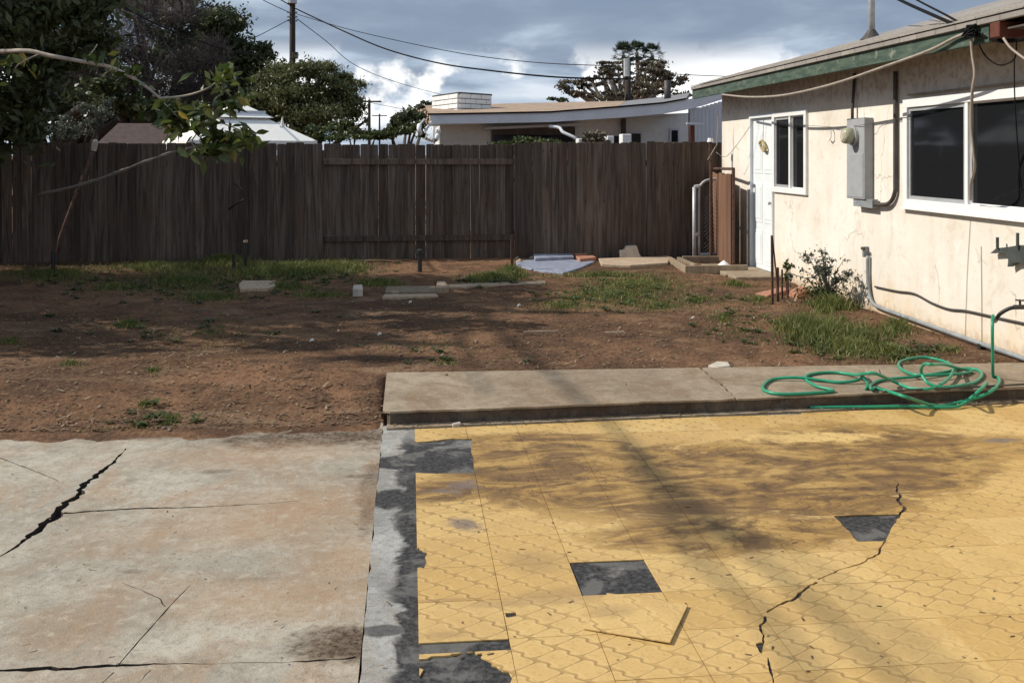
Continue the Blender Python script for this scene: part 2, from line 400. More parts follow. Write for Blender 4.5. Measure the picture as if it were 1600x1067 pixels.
def adhesive(t, co, c, n2, n3):
    x, y, z = t.xyz(co)[:3]
    w = t.noise(t.vmath('ADD', co, (2, 5, 0)), 4.0, 6, .62, .5)
    xx = t.math('ADD', x, t.math('MULTIPLY', t.math('SUBTRACT', w, .5), .34))
    near_tile = t.ss(xx, -.075, -.035)
    blk = t.mix(t.ss(n3, .38, .7), (.026, .026, .028), (.085, .082, .08))
    blk = t.mix(t.ss(w, .50, .60, 0, .75), blk, (.145, .14, .13))
    blk = t.mix(t.ss(n2, .60, .72, 0, .6), blk, (.26, .245, .22))
    g = G(620, 722); band = t.blob(co, g.x + .05, g.y, .22, .15, w, .3, .75, .95)
    g = G(610, 780); band = t.math('MAXIMUM', band, t.blob(co, g.x, g.y, .12, .16, w, .7, .6, .95))
    g = G(595, 985); band = t.math('MAXIMUM', band, t.math('MULTIPLY', t.blob(co, g.x, g.y, .12, .05, w, .5, .6, .95), .8))
    m = t.math('MAXIMUM', near_tile, band)
    m = t.math('MULTIPLY', m, t.ss(t.math('ADD', y, t.math('MULTIPLY', t.math('SUBTRACT', w, .5), .8)), 5.95, 5.65, .25, 1))
    return t.mix(m, c, blk)
M['border'] = concrete('patio_base', (.25, .248, .235), (.40, .395, .375), (.27, .225, .175), .6, [], adhesive=adhesive)

def m_dirt(t, b):
    co = t.pos()
    n1 = t.noise(co, .55, 5, .6, .4); n2 = t.noise(co, 3.2, 7, .68, .5); n3 = t.noise(co, 24, 6, .72); v = t.vor(co, 34)
    c = t.mix(t.ss(n1, .38, .64), (.095, .053, .031), (.212, .116, .064))
    c = t.mix(t.ss(n2, .42, .66, 0, .8), c, (.062, .037, .025))
    c = t.mix(t.ss(n3, .52, .72, 0, .6), c, (.32, .20, .12))
    c = t.mix(t.ss(n3, .46, .30, 0, .6), c, (.038, .024, .016))
    c = t.mix(t.ss(t.noise(co, 130, 2), .66, .74, 0, .6), c, (.42, .33, .23))
    n7 = t.noise(t.scale(co, (.8, 1.6, 1)), 1.3, 6, .66, .8)
    c = t.mix(t.ss(n7, .52, .70, 0, .6), c, (.27, .18, .11))
    c = t.mix(t.ss(n7, .44, .30, 0, .5), c, (.075, .046, .03))
    h = t.math('ADD', t.math('ADD', t.math('MULTIPLY', n2, .9), n3), t.math('MULTIPLY', v, .5))
    return {'Base Color': c, 'Roughness': .97, 'Specular IOR Level': .1, 'Normal': t.bump(h, .7, .022)}
M['dirt'] = material('bare_soil', m_dirt)
def m_leaf(a, b_, c_=None, trans=.25, rough=.5):
    def fn(t, b):
        i = t.island(); n = t.noise(t.pos(), .9, 3)
        col = t.mix(i, a, b_)
        if c_: col = t.mix(t.ss(t.math('FRACT', t.math('MULTIPLY', i, 17.7)), .8, 1.0, 0, .8), col, c_)
        col = t.mix(t.ss(n, .4, .65, 0, .3), col, tuple(v * .6 for v in a))
        tr = t.new('ShaderNodeBsdfTranslucent'); t.put(tr.inputs[0], col)
        mx = t.new('ShaderNodeMixShader'); mx.inputs[0].default_value = trans
        out = [n_ for n_ in t.n if n_.type == 'OUTPUT_MATERIAL'][0]
        t.l.new(b.outputs[0], mx.inputs[1]); t.l.new(tr.outputs[0], mx.inputs[2]); t.l.new(mx.outputs[0], out.inputs[0])
        return {'Base Color': col, 'Roughness': rough, 'Specular IOR Level': .35}
    return fn
M['leaf_dark'] = material('dark_leaves', m_leaf((.042, .056, .022), (.088, .105, .042), (.12, .125, .055)))
M['leaf_near'] = material('broad_leaves', m_leaf((.035, .062, .012), (.09, .12, .026), (.20, .19, .04), .32, .35))
M['leaf_olive'] = material('olive_leaves', m_leaf((.085, .10, .036), (.16, .165, .066), (.18, .17, .08)))
M['leaf_grey'] = material('grey_green_leaves', m_leaf((.07, .082, .058), (.125, .14, .10), (.16, .16, .15)))
M['leaf_brown'] = material('bronze_leaves', m_leaf((.10, .085, .06), (.18, .14, .095), (.09, .10, .05)))
M['leaf_hedge'] = material('hedge_leaves', m_leaf((.025, .045, .012), (.075, .10, .022), (.11, .12, .03)))
M['leaf_palm'] = material('palm_fronds', m_leaf((.025, .04, .022), (.055, .075, .04)))
M['twig'] = plain('purple_brown_twigs', (.060, .048, .044), .9)
M['grass'] = material('green_grass', m_leaf((.085, .12, .026), (.20, .215, .062), (.38, .32, .15), .32, .6))
M['litter'] = material('dry_litter', m_leaf((.07, .042, .026), (.26, .17, .095), (.38, .31, .22), .1, .9))
M['stone'] = plain('pale_stones', (.22, .175, .13), .9, var=.4)
M['bark'] = plain('grey_bark', (.17, .145, .12), .95, var=.4, bump=.5)
M['darkbark'] = plain('dark_bark', (.06, .048, .038), .95, var=.4, bump=.5)
M['palebark'] = plain('pale_branch_bark', (.36, .31, .25), .9, var=.3)

def m_shingle(t, b):
    co = t.pos(); n = t.noise(co, 6, 5, .7); n2 = t.noise(co, 40, 3)
    br = t.new('ShaderNodeTexBrick'); x, y, z = t.xyz(co)[:3]
    t.put(br.inputs['Vector'], t.comb(y, t.math('MULTIPLY', x, 1.04))); br.inputs['Scale'].default_value = 1.0
    br.inputs['Brick Width'].default_value = .3; br.inputs['Row Height'].default_value = .14; br.inputs['Mortar Size'].default_value = .006
    t.put(br.inputs['Color1'], (.33, .305, .27)); t.put(br.inputs['Color2'], (.25, .23, .21)); t.put(br.inputs['Mortar'], (.12, .10, .09))
    c = t.mix(t.ss(n, .4, .7, 0, .6), br.outputs[0], (.22, .19, .17))
    return {'Base Color': c, 'Roughness': .95, 'Normal': t.bump(n2, .5, .01)}
#
M['shingle'] = material('grey_brown_shingles', m_shingle)
M['tanroof'] = plain('tan_shingles', (.34, .245, .175), .95, var=.35, scale=3, bump=.4)
M['greyroof'] = plain('grey_felt_roof', (.20, .20, .21), .95, var=.2)
def m_peel(t, b):
    co = t.pos(); n = t.noise(co, 9, 7, .7, .4); n2 = t.noise(t.scale(co, (8, 1.5, 8)), 3, 4)
    c = t.mix(t.ss(n2, .35, .65), (.032, .06, .043), (.07, .105, .075))
    c = t.mix(t.ss(n, .58, .68, 0, .7), c, (.27, .27, .22))
    return {'Base Color': c, 'Roughness': .75, 'Normal': t.bump(n, .3, .004)}
M['green'] = material('peeling_green_paint', m_peel)
M['drip'] = plain('weathered_drip_board', (.30, .27, .23), .9, var=.35, scale=5)
M['white'] = plain('white_vinyl', (.80, .80, .79), .4, var=.05)
M['door'] = plain('white_door_paint', (.74, .78, .80), .5, var=.05, scale=3)
M['whitepaint'] = plain('white_house_paint', (.62, .64, .68), .7, var=.08, scale=2)
M['soffit'] = plain('cream_soffit_paint', (.72, .73, .71), .8, var=.08)
M['siding'] = plain('pale_siding_paint', (.55, .58, .64), .7, var=.08, scale=2)
M['whitebrick'] = plain('white_painted_brick', (.80, .80, .78), .85, var=.1, bump=.3)
M['mortar'] = plain('grey_mortar', (.30, .30, .31), .95)
M['canvas'] = plain('white_canvas', (.82, .81, .77), .8, var=.05, bump=.05)
def m_glass(t, b):
    return {'Base Color': (.012, .013, .015), 'Roughness': .05, 'Specular IOR Level': .2}
M['glass'] = material('dark_window_glass', m_glass)
M['panel'] = plain('grey_meter_paint', (.33, .34, .35), .55, .0, .1, bump=.05)
M['conduit'] = plain('dark_conduit', (.075, .066, .06), .6, .3, .3)
M['greypipe'] = plain('grey_pipe', (.27, .29, .30), .55, .2, .25)
M['galv'] = plain('galvanised_tube', (.46, .47, .48), .5, .25, .2)
M['rust'] = plain('rusty_iron', (.10, .055, .04), .9, .2, .5, scale=20)
M['black'] = plain('black_rubber', (.02, .02, .021), .5, var=.2)
M['iron'] = plain('dark_painted_iron', (.075, .085, .08), .6, .3, .3)
M['brown'] = plain('red_brown_paint', (.115, .035, .022), .8, var=.35)
M['wiretan'] = plain('tan_cable', (.33, .28, .235), .6, var=.2)
M['wireblack'] = plain('black_cable', (.010, .010, .011), .95, spec=.1)
M['meterglass'] = plain('meter_cover', (.38, .38, .27), .15, var=.25, scale=30)
M['brass'] = plain('tan_rope', (.42, .33, .15), .6, var=.5, scale=40)
M['hose'] = plain('green_garden_hose', (.022, .26, .145), .38, var=.2, scale=3, bump=.05)
M['terracotta'] = plain('terracotta', (.38, .18, .115), .9, var=.25)
M['slate'] = plain('blue_grey_slate', (.24, .26, .33), .7, var=.25)
M['cmu'] = plain('pale_concrete_block', (.48, .43, .36), .95, var=.2, scale=14, bump=.4)
M['polewood'] = plain('creosoted_pole', (.035, .026, .022), .9, var=.3)
M['redroof'] = plain('dull_red_roof', (.055, .034, .029), .9, var=.4)
M['farwood'] = plain('dark_shed_wall', (.10, .085, .075), .9, var=.3)
M['soil_crack_dark'] = plain('soil_and_crack_dark', (.06, .047, .037), 1.0, var=.3)

# ------------------------------------------------------------ ground
base = MB().add([(-400, -60, -.14), (400, -60, -.14), (400, 900, -.14), (-400, 900, -.14)], [(0, 1, 2, 3)])
base.build('ground', M['dirt'], kind='structure')
Wp, PatioX0 = 4.70, G(598, 680).x
fl, fr = G(606, 645, .09), G(1590, 604, .10)
FK = (fr.y - fl.y) / (fr.x - fl.x)
front = lambda x: fl.y + FK * (x - fl.x)
bl_, br_ = G(600, 583, .09), G(1250, 573, .09)
BK = (br_.y - bl_.y) / (br_.x - bl_.x)
back = lambda x: bl_.y + BK * (x - bl_.x)
slab_back = G(200, 674).y
print('PX', PatioX0, 'front', fl, fr, FK, 'back', bl_, br_, BK, 'slabback', slab_back)

def dirt_z(x, y):
    z = .075
    if x < PatioX0 + .02:
        k = min(1, max(0, (y - slab_back) / 1.3)); z = -.006 + .081 * k * k * (3 - 2 * k) - .055 * max(0, slab_back - y)
    else:
        if y < back(x) + .02: z = -.05
        else: z = .075
    far = max(0.0, y - 9); 
    z += .022 * (mnoise.noise((x * 1.1, y * 1.1, 3.0)) + .55 * mnoise.noise((x * 3.1, y * 3.1, 8.0)) + .45 * mnoise.noise((x * 8, y * 8, 1.0)) + .3 * mnoise.noise((x * 19, y * 19, 2.0))) * (1 if (y > slab_back + .25) else .35)
    if x > 3.6 and y > back(x): z -= .03 * min(1, (x - 3.6))
    return z
def dirt_sheet():
    x0, x1, y0, y1, st = -10.0, Wp + .02, slab_back - .5, 15.9, .05
    nx, ny = int((x1 - x0) / st) + 1, int((y1 - y0) / st) + 1
    xs = np.linspace(x0, x1, nx); ys = np.linspace(y0, y1, ny)
    vs = [(x, y, dirt_z(x, y)) for y in ys for x in xs]
    i = np.arange((nx) * (ny)).reshape(ny, nx)
    keep = np.stack([i[:-1, :-1], i[:-1, 1:], i[1:, 1:], i[1:, :-1]], -1).reshape(-1, 4)
    va = np.array(vs); cx = va[keep].mean(1)
    m = ~((cx[:, 0] > PatioX0 - .03) & (cx[:, 1] < back(0) - .25) & ((cx[:, 0] > PatioX0 + .03) | (cx[:, 1] < slab_back - .05)))
    o = quick_mesh('dirt_yard', vs, keep[m], M['dirt'], kind='structure')
    o.data.polygons.foreach_set('use_smooth', [True] * len(o.data.polygons))
dirt_sheet()

def crack(px_pts, widths, z=0.0, jag=.8, sub=9, seed=1, pxs=True):
    """photo-pixel polyline with pixel widths -> jagged ground polygon"""
    rr = random.Random(seed)
    pts = [Vector((G(p[0], p[1], z).x, G(p[0], p[1], z).y)) for p in px_pts]
    ws = [w / F * ((H - z) * F / (p[1] - HOR)) for w, p in zip(widths, px_pts)]
    fine, fw = [], []
    for i in range(len(pts) - 1):
        for j in range(sub):
            t = j / sub; w = ws[i] * (1 - t) + ws[i+1] * t
            d = (pts[i+1] - pts[i]); nrm = Vector((-d.y, d.x)).normalized()
            sl = (pts[i] - pts[0]).length + (pts[i+1] - pts[i]).length * t
            off = jag * max(.012, w) * (1.1 * mnoise.noise((sl * 11, seed * 3.7, .5)) + .7 * mnoise.noise((sl * 37, seed * 1.3, 2.5))) if (i or j) else 0
            fine.append(pts[i].lerp(pts[i+1], t) + nrm * off); fw.append(w * (1 + .7 * mnoise.noise((sl * 23, seed * 2.1, 5.5)) + .25 * (rr.random() - .5)))
    fine.append(pts[-1]); fw.append(ws[-1])
    L, Rr = [], []
    for i, p in enumerate(fine):
        d = fine[min(i+1, len(fine)-1)] - fine[max(i-1, 0)]; nrm = Vector((-d.y, d.x)).normalized()
        L.append(p + nrm * fw[i] / 2); Rr.append(p - nrm * fw[i] / 2)
    return [(p.x, p.y) for p in L] + [(p.x, p.y) for p in reversed(Rr)]

sx1 = PatioX0 - .005
rr = random.Random(5)
back_edge = [(sx1 - k * .05, slab_back + .1 + rr.uniform(-.006, .006)) for k in range(1, 150)]
slab_poly = [(-7.6, 1.2), (sx1, 1.2), (sx1, slab_back + .1)] + back_edge
slab_poly.append((-7.6, slab_back + .1))
cracks = [
    crack([(196, 697), (180, 716), (150, 740), (125, 764), (92, 795), (52, 830), (30, 846), (0, 863), (-60, 893)], [1.5, 4, 9, 12, 14, 11, 6, 4, 3], seed=2),
    crack([(99, 797), (170, 793), (250, 789), (340, 787), (400, 783), (470, 778)], [7, 5, 4, 3, 2, 1], seed=3, jag=.8),
    crack([(-40, 1043), (60, 1039), (130, 1037), (240, 1031), (330, 1030), (430, 1029), (500, 1027), (556, 1020)], [10, 9, 8, 4, 1.5, 1.5, 4, 5], seed=4, jag=.6),
    crack([(298, 908), (262, 945), (182, 1036)], [1.0, 2, 2], seed=5, jag=.2),
    crack([(178, 1044), (140, 1080), (90, 1120)], [2, 2, 2], seed=6, jag=.2),
    crack([(258, 942), (250, 930), (225, 918), (190, 905)], [2, 1.5, 1.2, .8], seed=7, jag=.3),
    crack([(-10, 708), (50, 731), (92, 748)], [2.0, 2.0, 1.0], seed=8, jag=.5),
    crack([(235, 1040), (215, 1062)], [1.5, 1.0], seed=9, jag=.3),
]
sb_m = MB().slab(slab_poly, cracks, FLAT, -.07, -.012); ns_ = sb_m.nside
cso = sb_m.build('concrete_slab', M['concrete'], kind='structure'); cso.data.materials.append(M['soil_crack_dark'])
for p_ in cso.data.polygons:      # the broken faces inside the cracks are coloured soil-dark so sunlit ones read dark
    if abs(p_.normal.z) < .5: p_.material_index = 1
MB().add([(-7.7, 1.1, -.062), (PatioX0 + .1, 1.1, -.062), (PatioX0 + .1, slab_back + .12, -.062), (-7.7, slab_back + .12, -.062)], [(0, 1, 2, 3)]).build('subsoil', M['soil_crack_dark'], kind='structure')

# tiled patio: base with border, tiles as separate pieces on it
rr = random.Random(8)
ledge = [(PatioX0 + rr.uniform(-.008, .006), y) for y in np.arange(front(PatioX0) + .02, 1.2, -.09)]
pb = [(Wp - .002, 1.2), (Wp - .002, front(Wp) + .05)] + [(PatioX0, front(PatioX0) + .05)] + ledge + [(PatioX0, 1.2)]
patio = MB().slab(pb, [], FLAT, -.10, .0).build('patio', M['border'], kind='structure')
TS = .3048
TX0 = G(652, 900).x
TY0 = G(720, 1004).y
print('tile', TX0, TY0, [G(px, 843).x for px in (651, 762, 870)], [G(700, y).y for y in (740, 843, 892, 939, 1007)])
def gpoly(pts): return [(G(a, b).x, G(a, b).y) for a, b in pts]
def jagged(poly, amp, seed, n=5):
    q = random.Random(seed); o = []
    for i in range(len(poly)):
        a, b = poly[i], poly[(i+1) % len(poly)]
        for j in range(n):
            t = j / n; k = amp if j else amp * .3
            o.append((a[0] + (b[0]-a[0])*t + q.uniform(-k, k), a[1] + (b[1]-a[1])*t + q.uniform(-k, k)))
    return o
tile_holes = [
    jagged(gpoly([(590, 741), (600, 692), (668, 691), (700, 687), (737, 687), (742, 741)]), .010, 23, 5),
    jagged(gpoly([(1303, 808), (1352, 806), (1408, 805), (1396, 822), (1384, 847), (1340, 848), (1322, 828)]), .004, 1, 4),
    crack([(1385, 847), (1372, 866), (1345, 882), (1310, 893), (1278, 908)], [3, 4, 3, 2, 3.5], seed=11, jag=.9),
    crack([(1277, 911), (1262, 920), (1235, 940), (1198, 959)], [4, 6, 5, 4], seed=12, jag=.9),
    crack([(1197, 965), (1189, 980), (1192, 1005)], [4, 5, 4], seed=13, jag=.6),
    jagged(gpoly([(1181, 1008), (1195, 1004), (1190, 1026), (1185, 1018)]), .003, 14, 3),
    crack([(1200, 1030), (1206, 1055), (1214, 1082)], [2.5, 4, 2], seed=15, jag=.5),
    crack([(1407, 806), (1412, 792), (1405, 776), (1398, 752)], [4, 7, 4, 2], seed=16, jag=1.3),
    jagged(gpoly([(640, 858), (655, 858), (668, 868), (662, 890), (640, 888)]), .007, 17, 4),
    jagged(gpoly([(788, 960), (806, 959), (808, 965), (792, 967)]), .002, 18, 3),
    jagged(gpoly([(640, 1100), (662, 1048), (650, 1033), (720, 1022), (752, 1022), (758, 1033), (796, 1052), (806, 1100)]), .012, 19, 5),
]
tile_me = None
bt = MB().box((-TS/2 + .0011, -TS/2 + .0011, 0), (TS/2 - .0011, TS/2 - .0011, .0055))
tile_me = bt.mesh('tile', bev=.0008); tile_me.materials.append(M['tile'])
q = random.Random(3)
missing_full = {(3, 2)}   # found again below from the photo's dark squares
def cell(px, py):
    g = G(px, py); return int(math.floor((g.x - TX0) / TS)), int(math.floor((g.y - TY0) / TS))
gone = {cell(700, 722), cell(962, 900)}
print('gone', gone)
TH_ = .0055
def patio_top(x): return front(x) - .075
ncol = int(math.ceil((Wp - TX0) / TS)); tcount = 0
for i in range(ncol):
    for j in range(-3, 12):
        x0, x1 = TX0 + i * TS + .0011, min(Wp - .004, TX0 + (i+1) * TS - .0011)
        y0, y1 = TY0 + j * TS + .0011, TY0 + (j+1) * TS - .0011
        if (i, j) in gone: continue
        if i == 0 and j == -1: y1 -= .075
        lim = min(patio_top(x0), patio_top(x1))
        if y0 > lim - .02: continue
        if x1 - x0 < .03: continue
        cx, cy = TX0 + (i + .5) * TS, TY0 + (j + .5) * TS
        hs = [h for h in tile_holes if max(p[0] for p in h) > x0 and min(p[0] for p in h) < x1 and max(p[1] for p in h) > y0 and min(p[1] for p in h) < y1]
        if hs or y1 > lim or x1 > Wp - .01 or (i == 0 and j == -1):
            yt0, yt1 = min(y1, patio_top(x0)), min(y1, patio_top(x1))
            outer = [(x0 - cx, y0 - cy), (x1 - cx, y0 - cy), (x1 - cx, yt1 - cy), (x0 - cx, yt0 - cy)]
            hh = [[(p[0] - cx, p[1] - cy) for p in h] for h in hs]
            b_ = MB().slab(outer, hh, FLAT, 0, TH_)
            if not b_.f: continue
            me = b_.mesh('tile'); me.materials.append(M['tile'])
        else: me = tile_me
        o = bpy.data.objects.new('tile', me); o.location = (cx, cy, .0008 + q.uniform(0, .0006))
        if me is tile_me: o.rotation_euler = (q.uniform(-.0012, .0012), q.uniform(-.0012, .0012), q.uniform(-.003, .003))
        put(o, patio); tcount += 1
print('tiles', tcount)
# the loose tile lying askew over its neighbours
a, b2, c2 = G(909, 984), G(1039, 1007), G(1078, 954)
lt = bpy.data.objects.new('loose_tile', bt.mesh('loose_tile', bev=.0008)); lt.data.materials.append(M['tile'])
ang = math.atan2(b2.y - a.y, b2.x - a.x)
ctr = (a + c2) / 2
lt.location = (ctr.x, ctr.y, .0098); lt.rotation_euler = (R(-.35), R(-.95), ang)
put(lt, None, 'loose yellow vinyl tile lying turned on the patio beside the square black gap', 'tile')

# walkway step
rr = random.Random(9)
fe = [(x, front(x) + rr.uniform(-.005, .005) + .022 * mnoise.noise((x * 2.6, 1.5, 0)) + .012 * mnoise.noise((x * 9, 4.5, 0))) for x in np.arange(PatioX0 + .04, Wp - .01, .06)]
wj = crack([(1093, 572), (1106, 585), (1126, 600), (1147, 620), (1160, 632)], [7, 4, 6, 3, 3], z=.09, seed=21, jag=.5)
wp_ = fe + [(Wp - .003, front(Wp)), (Wp - .003, back(Wp)), (PatioX0 - .005, back(PatioX0)), (PatioX0 - .005, front(PatioX0) + .06)]
walk = MB().slab(wp_, [wj], FLAT, .083, .095).build('walkway', M['walk'], kind='structure')
fe2 = [(x, y + .016 + rr.uniform(-.009, .009)) for x, y in fe]
MB().slab(fe2 + [(Wp - .004, front(Wp) + .03), (Wp - .004, back(Wp) - .02), (PatioX0 + .02, back(PatioX0) - .02), (PatioX0 + .02, front(PatioX0) + .09)], [], FLAT, -.02, .0835).build('riser', M['walkside'], walk)
# ragged mortar lip along the foot of the step
lip = MB(); rr = random.Random(12); xs_ = list(np.arange(PatioX0 + .02, Wp - .05, .07))
lp = [(x, front(x) - .055 + rr.uniform(-.012, .012)) for x in xs_] + [(x, front(x) + .03) for x in reversed(xs_)]
lip.slab(lp, [], FLAT, 0.001, .014).build('mortar_lip', M['walk'], walk)

# ------------------------------------------------------------ the house on the right
EX, EZ0, EZ1, SL = 4.28, 2.475, 2.645, .28     # eave line, fascia bottom and top, roof slope
YF, YN = WX(1128, 160, Wp).y, -1.5
house = thing('stucco_house', 'cream stucco house with green fascia and white framed windows', 'house', (Wp, YF, 0))
def wz(px, py, X=Wp): v = WX(px, py, X); return v.y, v.z
dy1, dz1 = wz(1175, 181); dy0, _ = wz(1209, 181)
dz1 = 2.13; dzb = .075
sy1, sz1 = wz(1211, 176); sy0, _z = wz(1262, 170); sz1 = 2.16; sz0 = wz(1262, 303)[1]
ly1, _ = wz(1417, 160); lz1, lz0 = wz(1417, 159)[1], wz(1417, 321)[1]; ly0 = 5.0
print('house', YF, 'door', dy0, dy1, 'small', sy0, sy1, sz0, sz1, 'large', ly0, ly1, lz0, lz1)
rect = lambda a, b, c, d: [(a, c), (b, c), (b, d), (a, d)]
WALLMAP = lambda u, v, w: (Wp + w, u, v)
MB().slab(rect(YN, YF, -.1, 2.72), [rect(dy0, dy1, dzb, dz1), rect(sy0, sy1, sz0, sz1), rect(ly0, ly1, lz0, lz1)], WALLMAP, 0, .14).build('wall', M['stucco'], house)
# end walls, back wall and a dim interior
mb = MB(); mb.box((Wp + .14, YF - .14, -.1), (13.0, YF, 2.7)); mb.box((12.86, YN, -.1), (13.0, YF - .14, 2.7)); mb.box((Wp + .14, YN, -.1), (12.86, YN + .14, 2.7))
mb.prism([(Wp + .0, 2.7), (13.0, 2.7), (8.85, 2.7 + SL * 4.1)], lambda u, v, w: (u, w, v), YF - .14, YF)
mb.build('side_walls', M['stucco'], house)
MB().box((Wp + .14, YN + .14, -.05), (12.86, YF - .14, .05)).build('inner_floor', M['farwood'], house)
# roof: two slopes with thickness and a stepped shingle edge
rx, rz = 8.85, EZ1 + .03 + SL * (8.85 - EX)
rf = MB(); y0, y1 = YN - .3, YF + .12
rf.prism([(EX - .03, EZ1 + .012), (rx, rz), (13.45, EZ1 + .012), (13.45, EZ1 - .03), (rx, rz - .05), (EX - .03, EZ1 - .03)], lambda u, v, w: (u, w, v), y0, y1)
roof = rf.build('roof', M['shingle'], house)
cs = MB()
for k in range(1, 9):       # courses of shingles, each lapped over the one below
    xa = EX - .03 + (k - 1) * .14; xb = xa + .15
    za = EZ1 + .012 + SL * (xa - EX + .03); zb = EZ1 + .012 + SL * (xb - EX + .03)
    cs.prism([(xa - .012, za + .006), (xb, zb + .003), (xb, zb + .008), (xa - .012, za + .018)], lambda u, v, w: (u, w, v), y0 + .01, y1 - .01 + (k % 2) * .006)
sh = cs.build('shingle_courses', M['shingle'], house); sh['kind'] = 'stuff'
by = WX(1561, 40, EX - .03).y + .06
fa = MB(); fa.box((EX, by + .12, EZ0), (EX + .03, y1 - .01, EZ1 - .03)); fa.build('fascia', M['green'], house, bev=.003)
MB().box((EX - .022, y0 + .002, EZ1 - .034), (EX - .001, y1 - .004, EZ1 + .008)).build('drip_board', M['drip'], house, bev=.003)
MB().box((EX + .03, YN, EZ0 + .075), (Wp, y1 - .03, EZ0 + .088)).build('soffit', M['farwood'], house)
# barge board on the far gable
bb = MB(); bb.prism([(EX, EZ0 + .01), (rx, rz - .16), (rx, rz - .055), (EX, EZ1 - .032)], lambda u, v, w: (u, w, v), y1 - .008, y1 + .02)
bb.build('barge_board', M['green'], house)
# brown beam end breaking the fascia
bp = WX(1562, 24, EX - .06)
MB().box((EX - .03, by - .06, WX(1562, 59, EX).z), (Wp - .002, by + .06, EZ1 - .036)).build('beam_end', M['brown'], house, label='red-brown painted beam end', bev=.006)

def window(Y0, Y1, Z0, Z1, mull, fr=.055, proud=.035, inset=.0):
    """frame with sash and panes, the mullion at mull (0..1 from the far side)"""
    f = MB(); X0, X1 = Wp - proud, Wp + .03
    e = .018
    f.box((X0, Y0 - e, Z0 - e), (X1, Y1 + e, Z0 + fr)); f.box((X0, Y0 - e, Z1 - fr), (X1, Y1 + e, Z1 + e))
    f.box((X0, Y0 - e, Z0 + fr), (X1, Y0 + fr, Z1 - fr)); f.box((X0, Y1 - fr, Z0 + fr), (X1, Y1 + e, Z1 - fr))
    w = f.build('window', M['white'], house, bev=.004)
    ym = Y1 + (Y0 - Y1) * mull
    MB().box((X0 + .008, ym - .024, Z0 + fr), (X1 + .01, ym + .024, Z1 - fr)).build('mullion', M['white'], w, bev=.003)
    for k, (a, b) in enumerate(((ym + .024, Y1 - fr), (Y0 + fr, ym - .024))):
        s = MB(); sx0, sx1 = (X0 + .02, X1 + .0) if k == 0 else (X0 + .034, X1 + .012); sw = .034 if k == 0 else .014
        s.box((sx0, a, Z0 + fr), (sx1, b, Z0 + fr + sw)); s.box((sx0, a, Z1 - fr - sw), (sx1, b, Z1 - fr))
        s.box((sx0, a, Z0 + fr + sw), (sx1, a + sw, Z1 - fr - sw)); s.box((sx0, b - sw, Z0 + fr + sw), (sx1, b, Z1 - fr - sw))
        s.build('sash', M['white'] if k else M['panel'], w)
        MB().box((sx0 + .018, a + sw, Z0 + fr + sw), (sx0 + .023, b - sw, Z1 - fr - sw)).build('pane', M['glass'], w)
    return w
window(sy0, sy1, sz0, sz1, .52, .05)
mm = (ly1 - wz(1514, 200)[0]) / (ly1 - ly0)
window(ly0, ly1, lz0, lz1, mm, .062)
MB().box((Wp - .055, ly0 - .05, lz0 - .032), (Wp - .001, ly1 + .04, lz0 - .019)).build('window_sill', M['white'], house)
MB().box((Wp - .05, ly0 - .1, lz1 + .05), (Wp - .001, ly1 - .1, lz1 + .064)).build('drip_cap', M['drip'], house)
# door
fr = MB(); e = .05
fr.box((Wp - .03, dy1 - .005, dzb), (Wp + .1, dy1 + e, dz1 + e)); fr.box((Wp - .03, dy0 - e * .4, dzb), (Wp + .1, dy0 + .005, dz1 + e)); fr.box((Wp - .03, dy0 + .005, dz1 - .005), (Wp + .1, dy1 - .005, dz1 + e))
fr.build('door_frame', M['door'], house, bev=.004)
dr = MB().box((Wp + .015, dy0 + .008, dzb + .02), (Wp + .055, dy1 - .008, dz1 - .008)).build('door', M['door'], house, bev=.003)
dw = dy1 - dy0
for za, zb in ((.16, .62), (.72, 1.25), (1.38, 1.95)):
    for s_ in (0, 1):
        ya = dy0 + .06 + s_ * (dw / 2 - .02); yb = ya + dw / 2 - .1
        pm = MB().box((Wp + .009, ya, za), (Wp + .016, yb, zb)); pm.box((Wp + .004, ya + .04, za + .05), (Wp + .0095, yb - .04, zb - .05))
        pm.build('door_panel', M['door'], dr, bev=.003)
MB().tube([(Wp + .02, dy0 + .09, 1.0), (Wp - .03, dy0 + .09, 1.0), (Wp - .034, dy0 + .09, 1.0)], [.012, .02, .026], 10).build('door_knob', M['galv'], dr, smooth=True)
MB().box((Wp - .01, dy0 + .006, dzb - .02), (Wp + .12, dy1 - .006, dzb + .012)).build('threshold', M['greypipe'], house)
dstep = MB().box((Wp - .62, dy0 - .35, -.02), (Wp - .002, dy1 + .35, .10)).build('doorstep', M['walk'], None, kind='structure', bev=.01)
# ornament hanging on the door
oc = WX(1193, 228, Wp - .02); orn = MB()
for k in range(3):
    ph = k * 2.1; orn.tube([oc + Vector((-.01 + .012 * math.cos(a * 3 + ph), math.sin(a) * (.10 + .01 * k), (math.cos(a) * .055) + .04 * math.sin(a) + .01 * math.sin(a * 5 + ph))) for a in np.linspace(0, 2 * math.pi, 22)], .011, 6)
orn.tube([oc + Vector((-.004, 0, .05)), oc + Vector((.0, 0, .34))], .004, 5)
orn.build('door_ornament', M['brass'], None, 'small tan twisted rope ornament hanging on the white door', 'ornament')

